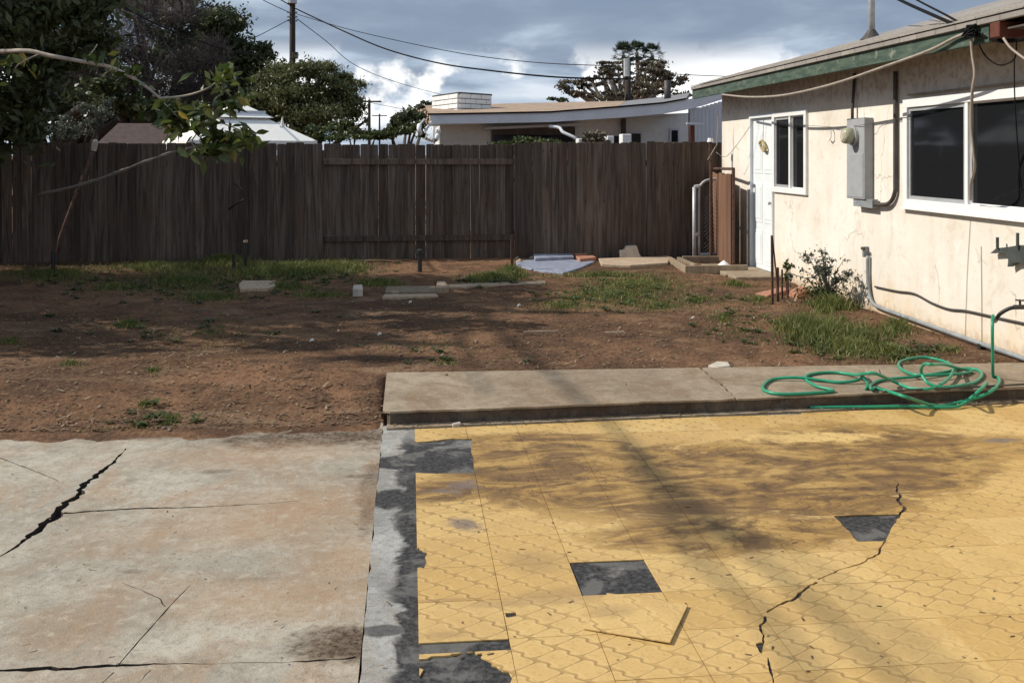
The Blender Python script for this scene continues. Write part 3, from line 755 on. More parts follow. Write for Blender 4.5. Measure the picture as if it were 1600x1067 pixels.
# vent pipe on the roof
vx = 6.4; vb = WX(1362, 62, vx); zr = EZ1 + .012 + SL * (vx - EX + .03)
vp = thing('vent_pipe', 'tall pale metal vent pipe standing on the shingle roof', 'vent pipe', (vx, vb.y, zr))
MB().tube([(vx, vb.y, zr - .06), (vx, vb.y, zr + 1.6)], .045, 12).build('pipe', M['galv'], vp, smooth=True)
MB().tube([(vx, vb.y, zr - .03), (vx, vb.y, zr + .05), (vx, vb.y, zr + .11)], [.16, .09, .05], 12).build('flashing', M['conduit'], vp)
MB().tube([(vx, vb.y, zr + 1.6), (vx, vb.y, zr + 1.64), (vx, vb.y, zr + 1.72)], [.05, .09, .02], 12).build('cap', M['galv'], vp)

# meter box with its meter and conduits
a0, a1 = wz(1337, 200), wz(1365, 200)
mz1, mz0 = WX(1351, 185, Wp).z, WX(1351, 311, Wp).z
my1, my0 = a0[0], a1[0]
meter = thing('electric_meter', 'grey electric meter box with round glass meter on the stucco wall', 'meter box', (Wp, (my0 + my1) / 2, mz0))
MB().box((Wp - .10, my0, mz0), (Wp, my1, mz1)).build('box', M['panel'], meter, bev=.006)
MB().box((Wp - .106, my0 + .02, mz0 + .02), (Wp - .099, my1 - .02, mz0 + (mz1 - mz0) * .56)).build('cover', M['panel'], meter, bev=.002)
mc = (my0 + my1) / 2 + .01; mzc = WX(1343, 213, Wp).z
MB().tube([(Wp - .1, mc, mzc), (Wp - .135, mc, mzc)], .1, 20).build('ring', M['galv'], meter)
MB().tube([(Wp - .13, mc, mzc), (Wp - .19, mc, mzc), (Wp - .225, mc, mzc), (Wp - .235, mc, mzc)], [.085, .085, .075, .05], 20).build('dial', M['meterglass'], meter, smooth=True)
MB().tube([(Wp - .235, mc, mzc), (Wp - .24, mc, mzc)], [.05, .045], 16).build('plate', M['cmu'], meter)
MB().tube([(Wp - .05, my1 - .03, mz1 - .01), (Wp - .05, my1 - .03, mz1 + .1), (Wp - .02, my1 - .02, EZ0 + .02)], .017, 8).build('feed_pipe', M['conduit'], meter, smooth=True)
cpt = smooth_path([WX(1399, 112, Wp - .03), WX(1399, 200, Wp - .03), WX(1399, 280, Wp - .03), WX(1398, 302, Wp - .03), WX(1390, 317, Wp - .035), WX(1375, 320, Wp - .05), WX(1340, 317, Wp - .06)], 5)
MB().tube(cpt, .021, 10).build('conduit', M['conduit'], meter, smooth=True)
MB().box(tuple(WX(1363, 312, Wp - .08)), tuple(WX(1342, 322, Wp - .02))).build('fitting', M['greypipe'], meter)

# small hook, wall bits, outlet with riser
hk = WX(1301, 213, Wp - .02)
MB().tube([hk + Vector((.02, .03, .07)), hk + Vector((-.02, .0, .06)), hk + Vector((-.02, -.0, -.02)), hk + Vector((-.02, .05, -.045)), hk + Vector((-.02, .1, -.02))], .008, 6).build('wall_hook', M['white'], None, 'small white hook on the stucco wall left of the meter box', 'hook')
ot = thing('outlet_pipe', 'grey outlet box on a thin pipe running down and along the wall foot', 'pipe', tuple(WX(1356, 400, Wp)))
MB().box(tuple(WX(1347, 385, Wp - .06)), tuple(WX(1358, 402, Wp))).build('outlet_box', M['greypipe'], ot, bev=.004)
MB().box(tuple(WX(1345, 386, Wp - .075)), tuple(WX(1352, 391, Wp - .06))).build('lid', M['conduit'], ot)
rp = [WX(1356, 400, Wp - .03), WX(1356, 430, Wp - .03), WX(1358, 455, Wp - .03), WX(1363, 472, Wp - .03), WX(1374, 480, Wp - .03), WX(1420, 497, Wp - .03), WX(1510, 529, Wp - .03), WX(1640, 574, Wp - .03)]
MB().tube(smooth_path(rp, 5), .02, 8).build('riser', M['greypipe'], ot, smooth=True)
MB().box(tuple(WX(1532, 538, Wp - .05)), tuple(WX(1536, 548, Wp))).build('bracket', M['black'], ot)
def cable(name, label, pts, r, mat, n=5, sides=5, group=None):
    return MB().tube(smooth_path(pts, n), r, sides).build(name, mat, None, label, 'cable', group, smooth=True)
cable('wall_cable', 'sagging dark cable stapled low along the stucco wall', [WX(1367, 448, Wp - .012), WX(1400, 455, Wp - .012), WX(1428, 459, Wp - .012), WX(1455, 473, Wp - .014), WX(1482, 483, Wp - .012), WX(1510, 486, Wp - .012), WX(1560, 497, Wp - .012), WX(1620, 510, Wp - .012)], .010, M['conduit'])
cable('tan_cable', 'tan cable sagging under the green fascia across the wall', [WX(1128, 148, EX - .02), WX(1170, 152, EX - .03), WX(1225, 149, EX - .04), WX(1300, 132, EX - .05), WX(1380, 105, EX - .05), WX(1450, 80, EX - .04), WX(1490, 60, EX - .03), WX(1512, 52, EX - .03)], .014, M['wiretan'])
cable('tan_cable', 'slack tan cable hanging down in front of the big window mullion', [WX(1517, 54, EX - .03), WX(1519, 85, EX - .02), WX(1523, 115, EX - .01), WX(1519, 145, EX), WX(1518, 200, EX + .08), WX(1521, 240, EX + .1), WX(1523, 262, EX + .12), WX(1517, 290, EX + .2), WX(1517, 312, Wp - .07), WX(1514, 345, Wp - .01), WX(1508, 430, Wp - .008), WX(1507, 520, Wp - .008)], [.011] * 48 + [.005] * 8, M['wiretan'], 5) if False else None
hc = smooth_path([WX(1517, 54, EX - .03), WX(1519, 85, EX - .02), WX(1523, 115, EX - .01), WX(1519, 145, EX), WX(1518, 200, EX + .08), WX(1521, 240, EX + .1), WX(1523, 262, EX + .12), WX(1517, 290, EX + .2), WX(1517, 312, Wp - .07)], 5)
MB().tube(hc, .0115, 6).build('hanging_cable', M['wiretan'], None, 'slack tan cable hanging down in front of the big window mullion', 'cable', smooth=True)
MB().tube([WX(1516, 345, Wp - .006), WX(1511, 430, Wp - .006), WX(1508, 524, Wp - .006)], .0022, 4).build('thin_wire', M['wiretan'], None, 'thin wire running straight down the stucco below the big window', 'wire')
MB().tube([WX(1533, 385, Wp - .006), WX(1534, 470, Wp - .006), WX(1534, 540, Wp - .006)], .0022, 4).build('ground_wire', M['conduit'], None, 'thin dark wire down the wall just left of the hose tap', 'wire')
cable('wall_wire', 'thin wire strung across the wall at the height of the meter', [WX(1215, 190, Wp - .03), WX(1260, 196, Wp - .03), WX(1310, 199, Wp - .04), WX(1345, 196, Wp - .12), WX(1372, 191, Wp - .04), WX(1420, 183, Wp - .04)], .0028, M['conduit'], 4, 4)
cable('thin_wire', 'thin slanting wire at the house corner above the gate', [P(1119, 238, 14.3), P(1135, 245, 14.2), P(1160, 215, 13.8), WX(1180, 185, Wp - .03)], .004, M['wiretan'], 3, 4)
cable('eave_wire', 'black loops of wire hanging under the beam end', [WX(1528, 66, EX + .0), WX(1540, 88, EX + .1), WX(1562, 102, EX + .1), WX(1585, 92, EX + .1), WX(1588, 60, EX + .05)], .006, M['wireblack'])
cable('eave_wire', 'thin black wire hanging down past the big window corner', [WX(1585, 92, EX + .1), WX(1585, 130, EX + .1), WX(1587, 180, EX + .12), WX(1592, 250, EX + .2), WX(1597, 300, Wp - .07)], .005, M['wireblack'])
cable('eave_wire', 'pale cable slanting down from the beam end at the photo edge', [WX(1568, 60, EX - .03), WX(1580, 76, EX - .02), WX(1605, 95, EX - .0)], .010, M['wiretan'])
# service drop: thick black wires to the eave
an = WX(1517, 50, EX - .05)
MB().tube(smooth_path([P(1240, -90, 20), P(1330, -38, 13), P(1405, 0, 10.0), P(1460, 25, 8.6), an], 6), [.016] * 25, 8).build('service_drop', M['wireblack'], None, 'thick black service cable coming down to the eave', 'cable', smooth=True)
MB().tube(smooth_path([P(1300, -80, 20), P(1380, -30, 13), P(1432, 0, 10.0), P(1480, 25, 8.6), an + Vector((0, .03, .03))], 6), .010, 6).build('service_drop', M['wireblack'], None, 'thinner black wire above the thick cable coming down to the eave', 'cable', smooth=True)
kn = MB()
for k in range(4):
    kn.tube([an + Vector((random.uniform(-.03, .03), random.uniform(-.10, .10), random.uniform(-.05, .05))) for _ in range(5)], .011, 5)
kn.tube([an, an + Vector((.05, -.1, -.05)), an + Vector((.1, -.25, -.10)), an + Vector((.2, -.45, -.10))], .016, 6)
kn.build('cable_clamp', M['wireblack'], None, 'black knot of clamps where the service wires meet the eave', 'clamp')

# iron bracket on the wall
bx = Wp - .06
outl = [(1547, 396), (1556, 388), (1575, 386), (1592, 383), (1606, 386), (1614, 420), (1602, 416), (1592, 410), (1583, 411), (1574, 417), (1575, 406), (1570, 396), (1560, 395)]
bk = thing('wall_bracket', 'dark iron bracket with two pegs and a scalloped lower edge on the wall', 'bracket', tuple(WX(1580, 395, Wp)))
MB().prism([wz(a, b, bx) for a, b in outl], lambda u, v, w: (bx + w, u, v), 0, .05).build('plate', M['iron'], bk, bev=.002)
for px in (1558.5, 1590):
    MB().tube([WX(px, 388, bx - .01), WX(px, 371 if px < 1570 else 364, bx - .01)], .012, 8).build('peg', M['iron'], bk)

# ------------------------------------------------------------ back fence
FA, FB = P(0, 240, 14.55), P(1128, 240, 15.42)
fdir = Vector((FB.x - FA.x, FB.y - FA.y, 0)).normalized(); fnrm = Vector((fdir.y, -fdir.x, 0))   # towards the camera
FS = FA - fdir * 3.6; FL = (FB - FS).length + .45
FTH = math.atan2(fdir.y, fdir.x)
fence = thing('wooden_fence', 'tall weathered brown plank fence across the back of the yard', 'fence', (FS.x, FS.y, 0))
pl_me = []
for k in range(8):
    q = random.Random(100 + k); w = .134 + q.uniform(-.006, .010); h = 1.80
    c = .014
    m_ = MB().prism([(-w/2, 0), (w/2, 0), (w/2, h - c), (w/2 - c, h), (-w/2 + c, h), (-w/2, h - c)], lambda u, v, ww: (u, ww, v), -.009, .009)
    me = m_.mesh('plank', bev=.002); me.materials.append(M['fence']); pl_me.append((me, w))
def f_at_px(px):
    r = ray(px, 240); # solve on fence line
    den = r.x * fdir.y - r.y * fdir.x
    t = (FS.x * fdir.y - FS.y * fdir.x) / den
    p = r * t; return (Vector((p.x, p.y, 0)) - Vector((FS.x, FS.y, 0))).dot(fdir)
sM0, sM1 = f_at_px(505), f_at_px(806)
q = random.Random(4); s = .0; k = 0
while s < FL:
    me, w = pl_me[q.randrange(8)]; mid0 = sM0 < s + w < sM1
    gap = -.003 if q.random() < .9 else (.004 + .006 * q.random() if mid0 else .001)
    mid = sM0 < s + w / 2 < sM1
    o = bpy.data.objects.new('plank', me)
    off = (-.085 if mid else .0) + (k % 2) * .0075 + q.uniform(0, .004)
    px_ = fdir * (s + w / 2) + fnrm * off
    z0 = -.02 + q.uniform(-.008, .012)
    o.location = (px_.x, px_.y, z0 + (.02 if not mid else .0))
    o.rotation_euler = (q.uniform(-.012, .012), q.uniform(-.004, .004), FTH + q.uniform(-.012, .012))
    o.scale = (1, 1, 1.0 + q.uniform(-.004, .005) + (.010 if s > sM1 else 0))
    put(o, fence); s += w + gap
    k += 1
def rail(s0, s1, z, off, h=.085, d=.04):
    a = Vector((FS.x, FS.y, z)) + fdir * s0 + fnrm * off; b = Vector((FS.x, FS.y, z)) + fdir * s1 + fnrm * off
    MB().bar(a, b, d, h).build('rail', M['fence'], fence, bev=.003)
za, zb = P(650, 253, 15.0).z, P(650, 373, 15.0).z
for z in (za, zb): rail(sM0 + .0, sM1 - .01, z, -.052)
for z in (.45, 1.5):
    rail(0, sM0 - .01, z, -.036); rail(sM1 + .01, FL, z, -.036)
for sp in (0.2, 2.4, sM0 - .05, sM1 + .05, sM1 + 2.3, FL - .05):
    a = Vector((FS.x, FS.y, -.1)) + fdir * sp - fnrm * .15
    MB().bar(a, a + Vector((0, 0, 1.8)), .09, .09, (0, 1, 0)).build('post', M['fence'], fence, bev=.004)

# ------------------------------------------------------------ gates beside the house
ga, gb_ = P(1085, 402, 14.9), P(1111, 402, 14.9)
cg = thing('chain_link_gate', 'narrow galvanised tube gate with chain link between fence and house', 'gate', (ga.x, ga.y, .07))
zt = P(1100, 280, 14.9).z
MB().tube([(ga.x, ga.y, .0), (ga.x, ga.y, zt - .12)], .03, 10).build('gate_post', M['galv'], cg, smooth=True)
g0 = ga + Vector((.07, 0, 0)); gx1 = gb_.x + .12
fpts = [(g0.x, g0.y, .14), (g0.x, g0.y, zt - .22), (g0.x + .03, g0.y, zt - .09), (g0.x + .12, g0.y, zt - .02), (gx1, g0.y, zt)]
MB().tube(smooth_path(fpts, 4), .021, 8).tube([(g0.x, g0.y, .16), (gx1, g0.y, .16)], .02, 8).build('gate_frame', M['galv'], cg, smooth=True)
for z in (.45, 1.15): MB().tube([(ga.x, ga.y, z), (g0.x, g0.y, z + .01)], .034, 8).build('hinge', M['galv'], cg)
ml = MB(); ww_ = gx1 - g0.x; hh_ = zt - .2
for k in range(-26, 8):
    for sg in (1, -1):
        a0_ = k * .06; pts = []
        for z in (0.0, hh_):
            pts.append((a0_ + z if sg > 0 else ww_ - a0_ - z, z))
        (u0, v0), (u1, v1) = pts
        def clipu(u): 
            t = (u - u0) / (u1 - u0); return (u, v0 + (v1 - v0) * t)
        lo, hi = sorted((u0, u1)); lo2, hi2 = max(lo, 0), min(hi, ww_)
        if hi2 - lo2 < .01: continue
        p, q2 = clipu(lo2), clipu(hi2)
        ml.tube([(g0.x + p[0], g0.y + .006 * sg, .17 + p[1]), (g0.x + q2[0], g0.y + .006 * sg, .17 + q2[1])], .0025, 3, False)
mo = ml.build('chain_mesh', M['conduit'], cg); mo['kind'] = 'stuff'

wa, wb = G(1112, 402, .07), G(1143, 420, .07)
wz1 = P(1125, 265, 14.6).z
wg = thing('plank_gate', 'reddish brown plank gate in a rusted tube frame standing beside the house corner', 'gate', (wa.x, wa.y, .05))
wd = Vector((wb.x - wa.x, wb.y - wa.y, 0)); L = wd.length; wd.normalize()
for k in range(5):
    s0 = L * k / 5 + .006; s1 = L * (k + 1) / 5 - .004
    a = wa + wd * ((s0 + s1) / 2); a.z = .09; b = a.copy(); b.z = wz1 - .05 - .02 * (k % 2)
    MB().bar(a, b, .02, (s1 - s0), wd).build('board', M['redwood'], wg, bev=.002)
fm = MB(); nz = Vector((wd.y, -wd.x, 0)) * -.03
c0, c1 = wa + nz, wb + nz
fm.tube([(c0.x, c0.y, .04), (c0.x, c0.y, wz1)], .02, 8); fm.tube([(c1.x, c1.y, .04), (c1.x, c1.y, wz1 + .02)], .02, 8)
fm.tube([(c0.x, c0.y, wz1), (c1.x, c1.y, wz1 + .02)], .02, 8); fm.tube([(c0.x, c0.y, .75), (c1.x, c1.y, .75)], .016, 8)
fm.build('gate_frame', M['rust'], wg)
# pale post with a cap above the gate
cp = thing('clothesline_post', 'thin tan post with white cap rising above the fence beside the house', 'post', tuple(P(1110, 402, 14.8)))
MB().tube([P(1111, 402, 14.8), P(1111, 258, 14.8), P(1109, 232, 14.8), P(1111, 220, 14.8)], [.024, .024, .02, .02], 8).build('shaft', M['rust'], cp)
MB().tube([P(1110, 222, 14.8), P(1110, 216, 14.8)], [.05, .035], 10).build('cap', M['white'], cp)
MB().tube([P(1106, 250, 14.8), P(1120, 226, 14.75), P(1122, 180, 14.7)], .008, 5).build('stay', M['wiretan'], cp)

# raised bed of boards, ball, rubble
rb = thing('raised_bed', 'low raised bed of grey timber boards in front of the gates', 'planter', tuple(G(1100, 420, .07)))
def bd(p, q2, h, w=.045, mat='oldwood', name='board', par=rb, z=.06):
    a, b = G(*p, z), G(*q2, z); a.z = z + h / 2 - .01; b.z = z + h / 2 - .01
    return MB().bar(a, b, w, h).build(name, M[mat], par, bev=.004)
bd((1070, 428), (1168, 427), .12); bd((1066, 410), (1140, 410), .10); bd((1046, 411), (1074, 428), .10, .06); bd((1060, 408), (1088, 420), .07, .05)
bc = G(1131, 417, .1); ball = MB()
for r_, n_ in ((.09, 12),):
    ball.tube([bc + Vector((0, 0, -.088 + .176 * k / 10)) for k in range(11)], [max(.004, .09 * math.sin(math.pi * k / 10)) for k in range(11)], 14)
bo = ball.build('ball', M['white'], None, 'dirty white ball lying in the raised bed by the gate', 'ball', smooth=True)
def chunk(name, label, cat, pxs, h, mat, z=.06, group=None, tilt=0, seed=1, loc=None):
    poly = [(G(a, b, z).x, G(a, b, z).y) for a, b in pxs]
    return MB().prism(poly, lambda u, v, w: (u, v, w), z - .03, z + h).build(name, M[mat], None, label, cat, group, bev=min(.008, h / 4))
# standing broken block
bp0 = G(984, 406, .07); u0 = P(968, 0, 1)
tb = (bp0 - Vector((0, 0, bp0.z)))
def at_block(px, py):
    r = ray(px, py); k = bp0.dot(FW) ; return r * k + Vector((0, 0, H))
MB().prism([(a, b) for a, b in ((969, 404), (968, 392), (975, 391), (979, 385), (995, 384), (999, 397), (1004, 404))], lambda u, v, w: tuple(at_block(u, v) + Vector((FW.x, FW.y, 0)) * w), 0, .13).build('concrete_block', M['cmu'], None, 'pale broken concrete block standing on edge before the fence', 'block', bev=.008)
def slabs(px0, py0, px1, py1, h, mat, name, label, cat, group=None, z=.07, w=None):
    a, b = G(px0, py0, z), G(px1, py1, z)
    return MB().box((a.x, a.y, z - .02), (b.x, b.y, z + h)).build(name, M[mat], None, label, cat, group, bev=min(.008, h * .3))
# a cleared patch of slates, bricks and boards by the fence
for k, (pp, h, lab) in enumerate((
    ([(806, 412), (868, 409), (905, 411), (930, 413), (905, 424), (880, 432), (845, 428), (808, 421)], .045, 'largest blue grey slate slab lying flat by the fence foot'),
    ([(833, 404), (893, 401), (897, 408), (836, 411)], .07, 'dark slate slab raised behind the big slab by the fence'))):
    chunk('slate_slab', lab, 'slab', pp, h, 'slate', .05 + .02 * k)
for k, (pp, h, lab) in enumerate((
    ([(893, 402), (912, 401), (918, 405), (899, 407)], .085, 'orange brick nearest the fence beside the slates'),
    ([(900, 408), (926, 406), (932, 410), (906, 413)], .075, 'orange brick at the outer end of the slates'),
    ([(850, 399), (876, 397), (878, 400), (852, 402)], .06, 'brown brick tucked against the fence behind slates'))):
    chunk('brick', lab, 'brick', pp, h, 'terracotta')
chunk('plywood_board', 'tan board lying flat on the ground between slates and raised bed', 'board', [(935, 409), (1046, 405), (1044, 416), (985, 420), (940, 418)], .05, 'palewood')
chunk('flat_stone', 'pale slab of stone lying in the dark grass on the left', 'stone', [(373, 452), (378, 446), (430, 446), (432, 453), (420, 457), (375, 459)], .06, 'palewood')
chunk('flat_board', 'wide grey board lying across the middle of the yard', 'board', [(601, 463), (604, 454), (680, 453), (684, 462)], .05, 'oldwood')
chunk('flat_board', 'thin pale board edge just in front of the wide grey board', 'board', [(597, 470), (600, 466), (682, 465), (685, 468)], .045, 'palewood')
chunk('small_block', 'grey block at the right end of the wide grey board', 'block', [(681, 460), (683, 450), (696, 450), (701, 459)], .08, 'oldwood')
chunk('small_block', 'lone grey block with a white top left of the wide board', 'block', [(551, 465), (552, 459), (566, 458), (567, 466)], .10, 'cmu')
chunk('timber_edging', 'long pale timber laid flat along the grass edge', 'timber', [(697, 449), (852, 443), (853, 447), (698, 453)], .035, 'palewood')
chunk('terracotta_shard', 'broken terracotta paver lying at the wall foot by the shrub', 'paver', [(1232, 462), (1250, 452), (1262, 458), (1246, 468)], .05, 'terracotta')
chunk('terracotta_shard', 'terracotta paver half hidden behind the rusty stakes', 'paver', [(1180, 462), (1222, 452), (1234, 456), (1200, 466)], .03, 'terracotta')
for k, (px, py, r_, lab) in enumerate(((808, 405, .045, 'white stone beside the right fence rail end'), (831, 405, .05, 'white stone at the corner of the dark slate'), (812, 410, .05, 'tan stone at the left tip of the slates'), (1137, 430, .03, 'small white stone in front of the raised bed'))):
    c = G(px, py, .08); sm = MB(); q = random.Random(k)
    sm.tube([c + Vector((0, 0, -r_ + 2 * r_ * j / 6)) for j in range(7)], [max(.004, r_ * math.sin(math.pi * j / 6) * q.uniform(.9, 1.3)) for j in range(7)], 9)
    sm.build('stone', M['stone'] if k != 2 else M['palewood'], None, lab, 'stone', smooth=True)
# stakes and risers
for px, yb, yt, r_, mat, nm, lab, dx in (
    (656, 426, 395, .030, 'black', 'riser_pipe', 'short black pipe with cap standing before the middle fence panel', 1),
    (365, 426, 397, .020, 'black', 'garden_stake', 'left one of two short black stakes in the dark grass', 0),
    (384, 422, 379, .024, 'black', 'garden_stake', 'taller black stake with pale top beside the short one', 0),
    (83, 428, 392, .030, 'black', 'garden_stake', 'black stake in the deep shade at far left', 0),
    (800, 424, 368, .026, 'rust', 'fence_stake', 'thin brown stake standing at the right end of the fence rails', 0),
    (1207, 478, 368, .016, 'rust', 'rusty_stake', 'tallest rusty iron stake by the white door', 2),
    (1215, 474, 418, .018, 'rust', 'rusty_stake', 'short thick rusty stake just right of the tallest one', 0),
    (1222, 468, 421, .013, 'rust', 'rusty_stake', 'thin rusty stake, third from the white door', 0),
    (1231, 466, 436, .012, 'rust', 'rusty_stake', 'shortest rusty stake nearest the shrub', 0)):
    b = G(px, yb, .06); t_ = b.dot(FW); tp = P(px + (-1 if dx == 2 else 0), yt, t_)
    st = thing(nm, lab, 'stake' if 'stake' in nm else 'pipe', tuple(b))
    MB().tube([b - Vector((0, 0, .05)), tp], [r_, r_ * .9], 8 if mat == 'black' else 4).build('shaft', M[mat], st)
    if dx == 1: MB().tube([tp - Vector((0, 0, .01)), tp + Vector((0, 0, .035)), tp + Vector((0, 0, .05))], [.045, .045, .02], 10).build('cap', M['black'], st)
    if dx == 2: MB().tube([P(px, yt + 4, t_), P(px + 9, yb - 20, t_ + .03)], .009, 4).build('flange', M['rust'], st)
    if nm == 'garden_stake' and yt == 379: MB().tube([tp, tp + Vector((0, 0, .03))], .03, 8).build('cap', M['palewood'], st)

# leaning pole and bare branch against the left fence
lp = thing('leaning_pole', 'rusty brown pole leaning from the fence top down to the left', 'pole', tuple(P(90, 395, 13.9)))
MB().tube([P(90, 398, 13.8), P(94, 370, 13.85), P(118, 305, 14.2), P(146, 236, 14.5)], [.024, .024, .026, .026], 8).build('shaft', M['rust'], lp, smooth=True)
MB().tube([P(146, 236, 14.5), P(149, 221, 14.5), P(151, 219, 14.5)], [.04, .045, .02], 8).build('cap', M['cmu'], lp)
MB().tube(smooth_path([P(60, 305, 13.2), P(130, 288, 13.2), P(180, 271, 13.3), P(225, 254, 13.3), P(265, 240, 13.4), P(303, 231, 13.4)], 4), [.022 + .006 * math.sin(k * 1.7) for k in range(21)], 7).build('bare_branch', M['bark'], None, 'bare pale branch slanting across the front of the left fence', 'branch', smooth=True)
cable('loop_wire', 'dark loop of wire hanging on the fence right of the broad leaves', [P(367, 288, 14.6), P(378, 296, 14.5), P(383, 310, 14.5), P(370, 318, 14.5), P(357, 328, 14.6)], .014, M['black'])

# ------------------------------------------------------------ hose, tap
Zp = lambda a, b: (1180 + a / 3.81, 530 + b / 3.81)
def hz(a, b, z): return G(*Zp(a, b), z)
w_, p_ = .107, .022
tap = WX(1586, 480, Wp - .16)
hp = [tap + Vector((0, -.00, .0)), WX(1575, 483, Wp - .2), WX(1562, 491, Wp - .24), WX(1555, 502, Wp - .26), G(1551, 591, w_) + Vector((0, 0, .42)), G(1551, 592, w_) + Vector((0, 0, .16)), G(1552, 588, w_),
    hz(1440, 222, w_), hz(1455, 250, w_), hz(1425, 295, w_), hz(1345, 338, .07), hz(1200, 378, p_), hz(1080, 396, p_), hz(980, 370, p_ + .05), hz(880, 338, w_ + .02), hz(730, 292, w_), hz(692, 296, w_ + .012),
    hz(690, 272, w_), hz(760, 242, w_), hz(960, 222, w_ + .01), hz(1130, 195, w_ + .01), hz(1230, 174, w_), hz(1320, 182, w_), hz(1350, 212, w_), hz(1315, 252, w_), hz(1230, 274, w_ + .01), hz(1120, 286, w_ + .01), hz(1030, 262, w_ + .03),
    hz(988, 195, w_ + .09), hz(1005, 150, w_ + .17), hz(1050, 150, w_ + .2), hz(1130, 150, w_ + .11), hz(1210, 172, w_ + .03), hz(1290, 192, w_), hz(1180, 208, w_ + .02), hz(980, 214, w_ + .022), hz(890, 190, w_ + .01), hz(852, 152, w_), hz(890, 124, w_), hz(1000, 108, w_), hz(1110, 128, w_), hz(1180, 165, w_ + .02), hz(1150, 235, w_ + .02),
    hz(1050, 292, w_ + .01), hz(930, 292, w_), hz(850, 262, w_ + .01), hz(790, 235, w_ + .05), hz(745, 215, w_ + .10), hz(700, 200, w_ + .12), hz(650, 205, w_ + .10), hz(600, 212, w_ + .02), hz(480, 198, w_), hz(345, 205, w_), hz(296, 232, w_), hz(360, 278, w_), hz(465, 307, w_), hz(300, 322, w_), hz(150, 326, w_), hz(62, 308, w_),
    hz(47, 278, w_), hz(100, 240, w_), hz(240, 228, w_ + .012), hz(400, 246, w_), hz(500, 256, w_), hz(600, 246, w_ + .01), hz(640, 222, w_ + .025), hz(625, 200, w_ + .02), hz(645, 225, w_ + .04), hz(668, 262, w_ + .01), hz(660, 294, w_)]
hose = thing('garden_hose', 'long green garden hose lying in loose coils on the step', 'hose', tuple(G(1400, 600, .095)))
HR = .0108
hpath = smooth_path(hp, 6)
MB().tube(hpath[20:], HR, 8).build('coil', M['hose'], hose, smooth=True)
MB().tube(hpath[:22], HR * 1.35, 8).build('sleeve', M['black'], hose, smooth=True)
MB().tube(smooth_path([hz(325, 406, p_), hz(640, 403, p_), hz(900, 400, p_), hz(1060, 404, p_), hz(1190, 402, p_), hz(1240, 382, p_ + .01), hz(1290, 345, .07), hz(1345, 296, w_ + .01), hz(1380, 262, w_)], 5), HR, 8).build('tail', M['hose'], hose, smooth=True)
tp = thing('hose_tap', 'dark metal tap on the wall where the green hose starts', 'tap', (Wp, tap.y, tap.z))
MB().tube([(Wp, tap.y, tap.z + .0), tap + Vector((-.01, 0, 0))], .018, 8).build('spout', M['conduit'], tp)
hm = MB()
for k in range(6):
    a = k * math.pi / 3; hm.tube([tap + Vector((.04, 0, .05)), tap + Vector((.04 + .035 * math.cos(a), .035 * math.sin(a), .052))], .006, 5)
hm.tube([tap + Vector((.04, 0, 0)), tap + Vector((.04, 0, .055))], .009, 6)
hm.build('handle', M['conduit'], tp)

# thin black pipe lying along the step edge
MB().tube(smooth_path([hz(760, 312, .118), hz(1000, 298, .112), hz(1200, 290, .11), hz(1420, 278, .11), hz(1700, 262, .112)], 4), .008, 6).build('drip_line', M['conduit'], None, 'thin dark irrigation line along the step edge under the hose', 'pipe', smooth=True)

